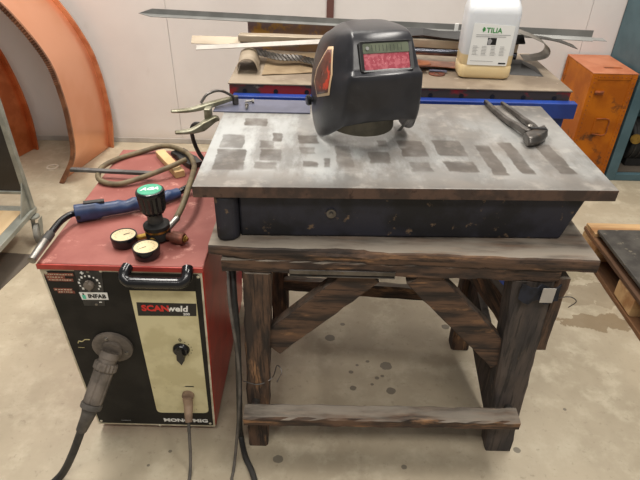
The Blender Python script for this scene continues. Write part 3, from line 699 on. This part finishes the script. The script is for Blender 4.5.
solo(MB().beam((-.555,1.685,.7115),(-.452,1.53,.7115),.032,.021,n=6,jit=.0008,seed=5), 'wood_block', 'pale_wood', 'pale wooden block under hose at back of machine lid', 'wood block')
solo(MB().beam((-.50,1.70,.7105),(-.415,1.60,.7105),.05,.016,n=6,jit=.002,seed=6), 'dark_scrap', 'dark_sheet', 'dark metal scrap piece beside the pale wooden block', 'metal scrap')

# ------------------------------------------------------------------ MIG torch lying on the lid
t = thing('welding_torch', 'blue handled welding torch lying across the machine lid', 'welding torch', (-.55,1.3,.70))
P = smooth([(-.672,1.248,.728),(-.60,1.277,.728),(-.53,1.31,.726),(-.46,1.36,.722),(-.425,1.398,.719)], 8); rings = []
for i, p in enumerate(P):
    s = i/(len(P)-1); T = (P[min(i+1,len(P)-1)]-P[max(i-1,0)]).normalized(); sd_ = T.cross(V((0,0,1))).normalized()
    hgt = .027 if s < .2 else .022; hgt = hgt-(.007*s); wd = .020-.005*s; bumpy = .0035*math.sin(s*40) if .35 < s < .85 else 0
    rings.append([p+sd_*wd*math.cos(a)*(1 if abs(math.cos(a)) > .5 else 1.2)+V((0,0,hgt*math.sin(a)*(1.0)+(bumpy if math.sin(a) > .2 else 0))) for a in [2*math.pi*k/14 for k in range(14)]])
h = MB().loft(rings).build('handle', 'blue_handle', t, world=True, bevel=.002, sm=True)
MB().beam((-.655,1.238,.732),(-.625,1.250,.732),.003,.016,n=2,jit=0).build('name_patch','rubber',h,world=True)
MB().beam((-.650,1.262,.754),(-.60,1.281,.752),.014,.008,n=4,jit=.0005).build('trigger', 'rubber', t, world=True, bevel=.002)
MB().cyl((-.660,1.240,.726),(-.658,1.230,.726),.006,seg=12).build('screw', 'black_print', t, world=True)
MB().tube([(-.660,1.252,.728),(-.680,1.240,.731),(-.693,1.205,.731),(-.697,1.165,.728),(-.698,1.145,.726)], .0088, 14).build('neck', 'gloss_black', t, world=True, sm=True)
MB().cyl((-.698,1.150,.7265),(-.699,1.118,.724),.0115,seg=18).build('collar', 'rubber', t, world=True, sm=True)
MB().cyl((-.699,1.120,.724),(-.702,1.046,.716),.0115,.010,seg=20).build('nozzle', 'steel', t, world=True, sm=True)
MB().tube([(-.428,1.396,.719),(-.40,1.425,.724),(-.36,1.455,.735),(-.325,1.485,.735),(-.30,1.53,.7235),(-.305,1.62,.712),(-.31,1.70,.70),(-.315,1.765,.62),(-.335,1.80,.3),(-.36,1.85,.012),(-.5,2.0,.011)], .0098, 12).build('cable', 'gloss_black', t, world=True, sm=True)

# ------------------------------------------------------------------ far blue steel table
t = thing('blue_steel_table', 'blue steel table with a worn red-edged top behind the bench', 'table', (.27,2.1,0))
b = MB(); b.box(-.335,.875,1.872,2.36,.858,.897); b.build('edge_slab', 'table_edge_red', t, world=True, bevel=.002)
b = MB(); b.box(-.338,.878,1.868,2.363,.8972,.902); tp = b.build('top_sheet', 'far_top', t, world=True, bevel=.001)
b = MB()
for i in range(11):
    b.cyl((-.28+.11*i,1.8725,.874),(-.28+.11*i,1.8705,.874),.0085,seg=12)
b.build('edge_holes', 'black_print', t, world=True)
b = MB(); b.box(-.320,.892,1.832,1.868,.812,.868); b.box(-.320,.892,2.364,2.40,.812,.868); b.box(-.320,-.290,1.868,2.364,.812,.8575); b.box(.862,.892,1.868,2.364,.812,.8575)
b.build('frame', 'blue_steel', t, world=True, bevel=.003)
for x in (-.29,.835):
    for y in (1.90,2.31):
        l_ = MB().box(x-.042,x+.042,y-.031,y+.042,0,.8115).build('leg', 'blue_steel', t, world=True, bevel=.01)
MB().box(-.248,.793,2.29,2.33,.18,.24).build('rail', 'blue_steel', t, world=True, bevel=.004)

# ------------------------------------------------------------------ jerrycan
t = thing('jerrycan', 'white translucent plastic canister with label and cream liquid inside', 'canister', (.592,2.035,.9025), R(-3))
W2, D2 = .095, .058
def ring(w, d, z, r=.02, cx=0):
    return [(p[0]+cx, p[1], z) for p in rrect(2*w, 2*d, min(r, w*.9, d*.9), 5)]
b = MB().loft([ring(W2-.012,D2-.012,0,.018), ring(W2-.003,D2-.003,.006,.022), ring(W2,D2,.016,.024), ring(W2,D2,.045,.024), ring(W2-.0025,D2-.0025,.050,.024), ring(W2-.001,D2-.001,.056,.024),
   ring(W2-.001,D2-.001,.225,.024), ring(W2-.003,D2-.006,.245,.024), ring(W2-.008,D2-.020,.260,.022), ring(W2-.014,D2-.034,.272,.02)])
body = b.build('body', 'jerry', t, sm=True)
MB().tube([(-.022,0,.250),(-.022,0,.285),(-.018,0,.305),(.0,0,.318),(.04,0,.320),(.066,0,.312),(.076,0,.290),(.077,0,.250)], .0150, 14).build('handle', 'jerry', t, sm=True)
MB().lathe([(.022,0),(.022,.022),(.020,.03)], (-.056,0,.266), (0,0,1), 24).build('spout', 'jerry', t, sm=True)
ribbed((-.056,0,.2965), (0,0,1), [(.026,0),(.026,.018),(.023,.021)], 2, .0015, 36).build('cap', 'dark_sheet', t)
lb = MB().prism(rpoly([(-.071,.052),(.071,.052),(.075,.190),(-.068,.196)], .004), (0,-D2-.0004,0), (1,0,0), (0,0,1), .0008).build('label', 'white_print', t)
yl = -D2-.0015
text('TILIA', .024, (-.022,yl,.165), (1,0,0), (0,0,1), 'lettering', 'green_print', lb, bold=.0006, world=False)
MB().prism([(-.033,.166),(-.026,.172),(-.027,.181),(-.033,.184),(-.037,.175)], (0,yl,0), (1,0,0), (0,0,1), .0004).build('leaf_mark', 'green_print', lb)
b = MB()
for a, c in (((-.055,.157),(.064,.159)), ((-.055,.151),(.05,.1525))):
    b.prism([(a[0],a[1]-.001),(c[0],c[1]-.001),(c[0],c[1]+.0008),(a[0],a[1]+.0008)], (0,yl,0), (1,0,0), (0,0,1), .0003)
rr = random.Random(8)
for cx in (-.060,-.028,.004,.036):
    for k_ in range(7):
        b.prism([(cx,.118-k_*.005),(cx+rr.uniform(.014,.025),.118-k_*.005),(cx+.014,.1192-k_*.005),(cx,.1192-k_*.005)], (0,yl,0), (1,0,0), (0,0,1), .0003)
b.prism([(-.062,.066),(.02,.066),(.02,.0672),(-.062,.0672)], (0,yl,0), (1,0,0), (0,0,1), .0003)
b.build('small_print', 'grey_print', lb)
MB().prism([(-.012,.124),(.019,.124),(.019,.148),(-.012,.148)], (0,yl,0), (1,0,0), (0,0,1), .0003).build('label_picture', 'bezel', lb)
MB().prism([(-.010,.126),(-.001,.124),(.004,.138),(-.004,.147),(-.012,.14)], (0,yl-.0003,0), (1,0,0), (0,0,1), .0003).build('label_picture', 'grey_print', lb)
MB().prism([(.040,.058),(.066,.058),(.066,.063),(.040,.063)], (0,yl,0), (1,0,0), (0,0,1), .0003).build('bar_code', 'bezel', lb)

# ------------------------------------------------------------------ scrap on the far table
TZ = .9025
def strip(pts, wdir, w, th, sub=6):
    P = smooth(pts, sub); d = V(wdir).normalized()*w/2
    return MB().sheet([[p-d for p in P], [p+d for p in P]], th)
g = [[(-.228+.26*i/6, 1.958+.06*(i/6)+.27*j/4, TZ+.003+.001*math.sin(i*2+j)) for i in range(7)] for j in range(5)]
solo(MB().sheet(g, .002), 'tan_sheet', 'tan_sheet', 'flat tan metal sheet on far table beside the curled piece', 'metal sheet', sm=True)
solo(strip([(-.325,2.05,TZ+.006),(-.318,2.052,TZ+.040),(-.290,2.05,TZ+.054),(-.262,2.05,TZ+.046),(-.246,2.045,TZ+.014)], (-.08,1,0), .16, .002), 'curled_sheet', 'pale_strip', 'small curled tan sheet standing at left end of far table', 'metal sheet', sm=True)
g = []
for j in range(4):
    g.append([(-.30+.31*i/40, 2.15-.06*(i/40)-.014*j+.012*math.sin(i*.30), TZ+.046-.020*(i/40)-.004*j+.0014*(1 if (i+j) % 2 else -1)) for i in range(41)])
solo(MB().sheet(g, .002), 'crinkled_strip', 'dark_steel', 'crinkled dark steel strip winding over the tan sheet', 'metal strip')
ch = thing('folded_channel', 'long heat-tinted brown folded sheet standing along back of far table', 'metal channel', (0,2.31,TZ), R(-5))
b = MB(); b.box(-.32,.30,-.015,-.012,0,.124); b.box(-.32,.30,-.012,.03,.121,.124); b.box(-.32,.30,-.012,.03,0,.003); b.build('folded_sheet', 'heat_tint', ch, bevel=.001)
# pale box strips at left, one across another
solo(MB().beam((-.53,2.205,TZ+.062),(-.10,2.165,TZ+.068),.034,.003,up=(0,-1,.9),n=8,jit=.0005,seed=2), 'flat_strip', 'pale_strip', 'flat tan metal strip, lowest left, jutting off far table', 'metal strip')
solo(MB().beam((-.335,2.185,TZ+.080),(.11,2.135,TZ+.088),.045,.026,n=8,jit=.0006,seed=2), 'pale_box_strip', 'pale_strip', 'pale box-shaped strip in front of the heat-tinted sheet', 'metal strip')
solo(MB().beam((-.495,2.12,TZ+.052),(.12,2.09,TZ+.103),  .024,.003,up=(0,-.5,1),n=12,jit=.0005,seed=3), 'long_strip', 'base_grey', 'long pale grey strip jutting farthest left in front', 'metal strip')
# stacked pieces right of the helmet
for i, (x0, x1, y, z, c, m, lbl) in enumerate(((.0,.70,2.14,.012,.10,'copper_scrap','copper scrap sheet at the bottom of the stack behind canister'),
        (-.03,.40,2.09,.030,.06,'copper_scrap','reddish copper strip right behind the helmet'), )):
    g = [[(x0+(x1-x0)*k_/10, y-c/2+c*j/2-.03*k_/10, TZ+z+.004*math.sin(k_*1.3+i+j)) for k_ in range(11)] for j in range(3)]
    solo(MB().sheet(g, .0025), 'copper_sheet', m, lbl, 'metal sheet', sm=True)
solo(MB().box(.02,.10,2.06,2.12,TZ+.0365,TZ+.0485), 'rusty_block', 'brown_copper', 'small rusty bar left of the helmet on copper strip', 'metal bar', bevel=.002)
b = MB(); b.tube([(.06,2.175,TZ+.055),(.74,2.125,TZ+.050)], .0145, 20, 1); solo(b, 'steel_tube', 'tube_steel', 'shiny steel tube running behind helmet and canister', 'metal tube', sm=True)
solo(MB().beam((.14,2.19,TZ+.087),(.74,2.145,TZ+.078),.06,.032,n=10,jit=.0012,seed=9), 'pale_bar', 'pale_strip', 'pale flat bar lying on the shiny steel tube', 'metal bar')
b = MB(); P_ = [(.12,2.20,TZ+.118),(.44,2.175,TZ+.115),(.76,2.150,TZ+.107)]
b.sheet([[(x,y-.04+.04*j,z+.004*math.sin(i*1.9+j)+(.010 if j==1 else -.008)) for i,(x,y,z) in enumerate(smooth(P_,5))] for j in range(3)], .006)
solo(b, 'dark_folded_sheet', 'dark_sheet', 'black folded sheet on top of the pale bar', 'metal sheet')
# curled-over sheet right of the canister
solo(strip([(.76,2.11,TZ+.048),(.78,2.107,TZ+.049),(.795,2.105,TZ+.050),(.835,2.10,TZ+.062),(.845,2.10,TZ+.084),(.825,2.10,TZ+.108),(.775,2.105,TZ+.130),(.70,2.115,TZ+.150)], (.1,1,0), .09, .0018), 'bent_sheet', 'curl_steel', 'grey steel sheet bent back over itself right of canister', 'metal sheet', sm=True)
solo(strip([(.66,2.20,TZ+.112),(.78,2.175,TZ+.115),(.88,2.155,TZ+.108),(.965,2.14,TZ+.085)], (.1,1,0), .07, .002), 'dark_strip', 'dark_steel', 'dark curved strip behind the bent grey sheet', 'metal strip', sm=True)
g = [[(.60+.49*i/5, 2.31-.10*i/5+.02*j-.0, TZ+.124-.008*i/5) for i in range(6)] for j in range(3)]
solo(strip([(.60,2.26,TZ+.105),(.85,2.23,TZ+.104),(1.10,2.20,TZ+.100)], (.1,1,0), .05, .0015), 'thin_sheet', 'zinc', 'thin pale sheet reaching out past right table end', 'metal sheet')
solo(MB().hexa([(.703,2.045,TZ),(.83,2.03,TZ),(.84,2.16,TZ),(.703,2.17,TZ)], [(.708,2.10,TZ+.026),(.76,2.09,TZ+.030),(.77,2.15,TZ+.030),(.708,2.16,TZ+.027)]), 'black_offcut', 'dark_sheet', 'black offcut on the table right behind canister foot', 'metal scrap', bevel=.002)
g = thing('flat_washer', 'flat rusty washer ring on far table left of canister', 'washer', (.425,2.03,TZ))
b = MB(); b.lathe([(.030,0),(.030,.003),(.010,.003),(.010,0)], (0,0,0), (0,0,1), 28, caps=False); b.f += [(i, (i+1) % 28, 84+(i+1) % 28, 84+i) for i in range(28)]
b.build('ring', 'brown_copper', g)
solo(MB().beam((.40,2.055,TZ+.0065),(.465,2.045,TZ+.0065),.015,.004,n=3,jit=.0005), 'steel_offcut', 'sheet_bluegrey', 'small blue-grey offcut resting by the washer ring', 'metal scrap')
# long L profile across the back of the pile
t = thing('angle_profile', 'long grey angle profile lying across the scrap pile, ends overhanging', 'metal profile', (.18,2.27,1.03))
def lp_(s, y, z): 
    a = V((-.735,2.345,1.030)); c = V((1.03,2.165,1.020)); d = (c-a).normalized(); q = V((d.y*-1, d.x, 0)); return a+(c-a)*s+q*y+V((0,0,z))
MB().sheet([[lp_(-.02,0,0), lp_(.5,0,0), lp_(1,0,0)], [lp_(.013,0,.020), lp_(.5,0,.019), lp_(1,0,.024)]], .002).build('upright_flange', 'zinc', t, world=True)
MB().sheet([[lp_(-.022,0,-.001), lp_(.5,0,-.001), lp_(1,0,-.001)], [lp_(.016,-.040,-.004), lp_(.5,-.026,-.004), lp_(1,-.020,-.012)]], .002).build('lower_flange', 'zinc', t, world=True)
MB().box(.50,.515,2.18,2.184,1.018,1.054).build('clip', 'white_print', t, world=True, bevel=.001)

# ------------------------------------------------------------------ orange box
t = thing('orange_box', 'worn orange steel box with slot in lid and riveted edges', 'steel box', (1.6,3.15,0))
x0, x1, y0, y1, H_ = 1.480, 1.725, 2.965, 3.345, .655
MB().box(x0,x1,y0,y1,.004,H_-.004).build('body', 'orange_paint', t, world=True, bevel=.006)
MB().box(x0-.003,x1+.003,y0-.003,y1+.003,H_-.0038,H_).build('lid', 'orange_top', t, world=True, bevel=.0015)
MB().box(x0+.10,x0+.20,3.06,3.085,H_-.001,H_+.0008).build('slot', 'orange_dark', t, world=True)
b = MB()
for a, c, e, f in ((x0,x0+.03,0.004,H_-.006),(x1-.03,x1,0.004,H_-.006),(x0+.031,x1-.031,H_-.036,H_-.006)): b.box(a,c,y0-.003,y0+.001,e,f)
b.box(x0-.003,x0+.001,y0,y0+.03,.004,H_-.006); b.box(x0-.003,x0+.001,y0+.031,y1-.031,H_-.036,H_-.006); b.box(x0-.003,x0+.001,y1-.03,y1,.004,H_-.006)
b.build('edge_strips', 'orange_paint', t, world=True, bevel=.001)
b = MB()
for i in range(24):
    z = .03+.026*i
    for x in (x0+.015,x1-.015): b.lathe([(.004,0),(.003,.002)], (x,y0-.003,z), (0,-1,0), 6)
for i in range(8): b.lathe([(.004,0),(.003,.002)], (x0+.04+.024*i,y0-.003,H_-.02), (0,-1,0), 6)
b.build('rivets', 'orange_dark', t, world=True)
b = MB(); b.box(x0+.035,x0+.085,y0-.009,y0,.535,.558); b.cyl((x0+.03,y0-.013,.551),(x0+.075,y0-.013,.551),.007,seg=10); b.build('latch', 'orange_dark', t, world=True, bevel=.002)
b = MB(); b.prism([(x0+.085,.30),(x0+.165,.30),(x0+.165,.40),(x0+.085,.40)], (0,y0-.001,0), (1,0,0), (0,0,1), .003); hd = b.build('handle_plate', 'orange_paint', t, world=True, bevel=.001)
b = MB().tube([(x0+.09,y0-.009,.305),(x0+.162,y0-.010,.302),(x0+.166,y0-.010,.35),(x0+.160,y0-.009,.395),(x0+.09,y0-.009,.398)], .0035, 8, 3); b.build('handle', 'orange_dark', hd, world=True)

# ------------------------------------------------------------------ teal cabinet
t = thing('teal_cabinet', 'tall teal steel cabinet with open lower shelf by the wall', 'cabinet', (2.2,3.2,0))
cx0, cx1, cy0, cy1 = 1.745, 2.9, 3.0, 3.36
b = MB(); b.box(cx0,cx0+.004,cy0+.002,cy1,0,2.1); b.box(cx1-.004,cx1,cy0+.002,cy1,0,2.1); b.box(cx0,cx1,cy1-.004,cy1,0,2.1); b.box(cx0,cx1,cy0+.002,cy1,2.1,2.104); b.build('carcass', 'teal_paint', t, world=True)
b = MB(); b.box(cx0,cx0+.060,cy0-.03,cy0,0,2.1); b.box(cx1-.06,cx1,cy0-.03,cy0,0,2.1); b.box(cx0+.06,cx1-.06,cy0-.03,cy0,0,.045); b.box(cx0+.06,cx1-.06,cy0-.03,cy0,1.1,2.1); b.build('front_frame', 'teal_paint', t, world=True, bevel=.003)
MB().box(cx0+.005,cx1-.005,cy0,cy1-.005,.035,.05).build('shelf', 'floor_sheet', t, world=True)
MB().box(cx0+.005,cx1-.005,cy0+.01,cy1-.005,.56,.575).build('shelf', 'teal_paint', t, world=True)
t = thing('black_motor', 'black round machine part inside the teal cabinet', 'machine part', (2.0,3.15,.05))
MB().cyl((1.88,3.17,.20),(2.15,3.17,.20),.13,seg=28).build('housing', 'dark_inside', t, world=True, sm=True, bevel=.01)
MB().box(1.90,2.13,3.08,3.26,.0505,.10).build('foot', 'dark_inside', t, world=True, bevel=.004)
b = MB()
for i in range(6): b.lathe([(.134,0),(.134,.008)], (1.90+.04*i,3.17,.20), (1,0,0), 28)
b.build('cooling_fins', 'rubber', t, world=True)
MB().lathe([(.03,0),(.03,.02)], (1.9,3.06,.24), (-.6,-1,.2), 14).build('brass_cap', 'brass', t, world=True)

# ------------------------------------------------------------------ pallet
t = thing('wooden_pallet', 'wooden pallet on the floor right of the bench', 'pallet', (1.7,1.8,0))
px0, px1, py0, py1 = 1.285, 2.09, 1.30, 2.215
for x in (px0,1.64,1.99): MB().beam((x+.05,py0,.0105),(x+.05,py1,.0105),.10,.021,n=8,jit=.001,seed=int(x*10)).build('bottom_board', 'pallet_brown', t, world=True)
for x in (px0,1.64,1.99):
    for y in (py0+.07,1.757,py1-.075): MB().beam((x+.05,y-.07,.067),(x+.05,y+.07,.067),.096,.09,n=3,jit=.0008,seed=int(y*30)).build('block', 'pallet_wood', t, world=True)
for x in (px0,1.64,1.99): MB().beam((x+.05,py0,.1215),(x+.05,py1,.1215),.10,.019,n=8,jit=.0006,seed=int(x*10)).build('bearer_board', 'pallet_brown', t, world=True)
for y in (py0+.05,py0+.21,py0+.37,py0+.53,py0+.69,py1-.05): MB().beam((px0+(.005 if y > 2.1 else .036),y,.1415),(px1,y,.1415),.096,.020,n=8,jit=.0008,seed=int(y*77)).build('deck_board', 'pallet_wood', t, world=True)
b = MB(); b.prism([(1.300,2.125),(1.300,1.30),(2.1,1.28),(2.1,2.14)], (0,0,.1535), (1,0,0), (0,1,0), .016)
solo(b, 'slate_plate', 'stone_plate', 'dark grey slab lying on the wooden pallet', 'slab', bevel=.002)
solo(MB().beam((1.58,2.20,.164),(1.74,2.20,.164),.05,.022,n=3,jit=.001), 'wood_offcut', 'pallet_wood', 'small wood offcut on pallet behind the dark slab', 'wood block')

# ------------------------------------------------------------------ trolley
t = thing('platform_trolley', 'grey platform trolley with black back panel and plywood deck', 'trolley', (-1.6,1.8,0))
X1, Y1_ = -1.375, 2.22
b = MB(); b.box(X1-.045,X1,1.30,Y1_,.140,.165); b.box(-2.0,X1-.045,Y1_-.045,Y1_,.135,.165); b.box(-2.0,-1.955,1.30,Y1_-.045,.135,.165); b.box(-1.955,X1-.045,1.30,1.345,.135,.165); b.build('base_frame', 'trolley_grey', t, world=True, bevel=.003)
MB().box(-1.954,X1-.046,1.346,Y1_-.046,.150,.164).build('deck', 'plywood', t, world=True)
for x in (X1-.026,-1.998):
    MB().box(x,x+.024,Y1_-.034,Y1_-.006,.1655,1.02).build('post', 'trolley_grey', t, world=True, bevel=.003)
    MB().prism([(Y1_-.13,.1655),(Y1_-.035,.1655),(Y1_-.035,.31)], (x+.010,0,0), (0,1,0), (0,0,1), .004).build('gusset', 'trolley_grey', t, world=True)
MB().box(-1.973,X1-.027,Y1_-.032,Y1_-.008,.985,1.02).build('top_rail', 'trolley_grey', t, world=True, bevel=.003)
MB().box(-1.973,X1-.027,Y1_-.032,Y1_-.008,.245,.260).build('lower_rail', 'trolley_grey', t, world=True, bevel=.003)
MB().box(-1.973,X1-.027,Y1_-.024,Y1_-.014,.2605,.984).build('back_panel', 'black_board', t, world=True)
for i, (x, y) in enumerate(((X1-.006,Y1_-.04),(X1-.006,1.38),(-1.93,Y1_-.06),(-1.93,1.38))):
    cst = MB().lathe([(.028,0),(.028,.008),(.018,.012)], (x,y,.1345), (0,0,-1), 20).build('caster', 'trolley_grey', t, world=True)
    b = MB().lathe([(.040,-.013),(.048,-.010),(.050,0),(.048,.010),(.040,.013)], (x+.012,y-.022,.050), (1,.25,0), 28); b.build('wheel', 'wheel_grey', cst, world=True, sm=True)
    b = MB()
    for s_ in (-.019,.017): b.hexa([(x+.012+s_,y-.036,.045),(x+.014+s_,y-.036,.045),(x+.014+s_,y-.010,.045),(x+.012+s_,y-.010,.045)],[(x+.012+s_,y-.02,.124),(x+.014+s_,y-.02,.124),(x+.014+s_,y+.02,.124),(x+.012+s_,y+.02,.124)])
    b.build('fork', 'trolley_grey', cst, world=True)
b = MB(); b.prism([(-1.355,2.045),(-1.345,1.99),(-1.385,1.75),(-1.40,1.45),(-2.1,1.45),(-2.1,2.10)], (0,0,.0005), (1,0,0), (0,1,0), .003)
solo(b, 'floor_sheet', 'floor_sheet', 'dark grey-brown sheet lying on the floor under trolley', 'metal sheet')
b = MB(); b.lathe([(.036,0),(.036,.010),(.024,.010),(.024,0)], (0,0,0), (0,0,1), 32, caps=False); b.f += [(i, (i+1) % 32, 96+(i+1) % 32, 96+i) for i in range(32)]
solo(b, 'white_ring', 'ring_white', 'small cream ring lying on the floor between the copper bands', 'ring', loc=(0,0,0)).location = (-1.651,2.953,0)

# ------------------------------------------------------------------ copper bands
def band(name, label, front, back, m, mr_f, mr_b, flf, flb, ridged):
    F = smooth(front, 8); Bk = smooth(back, 8); n_ = min(len(F), len(Bk)); F = F[:n_]; Bk = Bk[:n_]
    t = thing(name, label, 'copper band', F[0])
    MB().sheet([[f.lerp(g_, s) for f, g_ in zip(F, Bk)] for s in (0,.25,.5,.75,1)], .003).build('face_sheet', m, t, world=True, sm=True)
    for nm, L_, mm, w_, oth in (('front_rim', F, mr_f, flf, Bk), ('back_rim', Bk, mr_b, flb, F)):
        b = MB(); rings = []
        for i, p in enumerate(L_):
            T = (L_[min(i+1,n_-1)]-L_[max(i-1,0)]).normalized(); a = (oth[i]-p).normalized(); nn = T.cross(a).normalized()
            if nn.x < 0: nn = -nn
            rings.append([p-a*.006-nn*.003, p+a*.008-nn*.003, p+a*.008+nn*w_, p-a*.006+nn*w_])
        b.loft(rings).build(nm, mm, t, world=True, bevel=.001, sm=True)
    if ridged:
        b = MB()
        FF = smooth(front, 40)
        for i in range(int(len(FF)*ridged[0]), int(len(FF)*ridged[1]), 2):
            p = FF[i]; T = (FF[i+1]-FF[i-1]).normalized(); nn = T.cross(V((0,1,0))).normalized()
            if nn.x < 0: nn = -nn
            b.cyl(p+V((0,-.009,0))+nn*-.002, p+V((0,-.009,0))+nn*(flf+.002), .0035, seg=6)
        b.build('ridges', mr_f, t, world=True)
    return t
band('copper_band', 'large curved copper band, the nearer one beside the wall seam',
     [(-1.527,2.763,.003),(-1.425,2.763,.17),(-1.400,2.763,.333),(-1.400,2.763,.52),(-1.435,2.763,.72),(-1.579,2.763,.955),(-1.80,2.763,1.16),(-2.06,2.763,1.27)],
     [(-1.414,3.28,.003),(-1.390,3.28,.17),(-1.388,3.28,.33),(-1.400,3.28,.50),(-1.440,3.28,.67),(-1.564,3.28,.90),(-1.78,3.28,1.11),(-2.04,3.28,1.23)],
     'copper', 'bronze_rim', 'copper_rim', .022, .030, (.48,.98))
band('copper_band', 'curved orange copper band partly cut off by left picture edge',
     [(-2.02,2.80,.003),(-1.985,2.80,.17),(-1.97,2.80,.33),(-1.985,2.80,.50),(-2.03,2.80,.68),(-2.15,2.80,.90),(-2.34,2.80,1.08),(-2.56,2.80,1.2)],
     [(-1.885,3.22,.003),(-1.872,3.22,.17),(-1.878,3.22,.33),(-1.905,3.22,.50),(-1.955,3.22,.66),(-2.09,3.22,.88),(-2.29,3.22,1.06),(-2.52,3.22,1.18)],
     'orange_copper', 'orange_copper', 'orange_copper', .022, .030, None)

# ------------------------------------------------------------------ lights
def area(name, loc, rot, sx, sy, e, col=(1,.95,.88)):
    L_ = bpy.data.lights.new(name, 'AREA'); L_.shape = 'RECTANGLE'; L_.size = sx; L_.size_y = sy; L_.energy = e; L_.color = col
    o = bpy.data.objects.new(name, L_); o.location = loc; o.rotation_euler = rot; COL.objects.link(o)
area('ceiling_lamp', (-1.2,2.0,3.6), (0,0,0), .5, 1.8, 92)
area('ceiling_lamp', (1.2,1.6,3.6), (0,0,0), .5, 1.8, 80)
area('ceiling_lamp', (-.2,3.0,3.6), (0,0,0), 1.8, .4, 26)
area('ceiling_lamp', (0,-.8,3.4), (R(15),0,0), 2.5, .5, 62)
w = bpy.data.worlds.new('World'); S.world = w; w.use_nodes = True
w.node_tree.nodes['Background'].inputs[0].default_value = (1,.97,.93,1); w.node_tree.nodes['Background'].inputs[1].default_value = .26

# ------------------------------------------------------------------ camera
cd = bpy.data.cameras.new('Camera'); cam = bpy.data.objects.new('Camera', cd); COL.objects.link(cam)
cd.sensor_fit = 'HORIZONTAL'; cd.sensor_width = 36; cd.lens = 36*535/640; cd.clip_start = .02
th, ro = R(33.9), R(1.4)
Fw = V((0,math.cos(th),-math.sin(th))); R0 = V((1,0,0)); U0 = V((0,math.sin(th),math.cos(th)))
Rt = R0*math.cos(ro)+U0*math.sin(ro); Up = U0*math.cos(ro)-R0*math.sin(ro)
m = Matrix((Rt, Up, -Fw)).transposed().to_4x4(); m.translation = V((0,0,1.5)); cam.matrix_world = m
S.camera = cam
S.view_settings.view_transform = 'Standard'; S.view_settings.look = 'None'; S.view_settings.gamma = 1
S.view_settings.exposure = 0; S.view_settings.use_curve_mapping = False
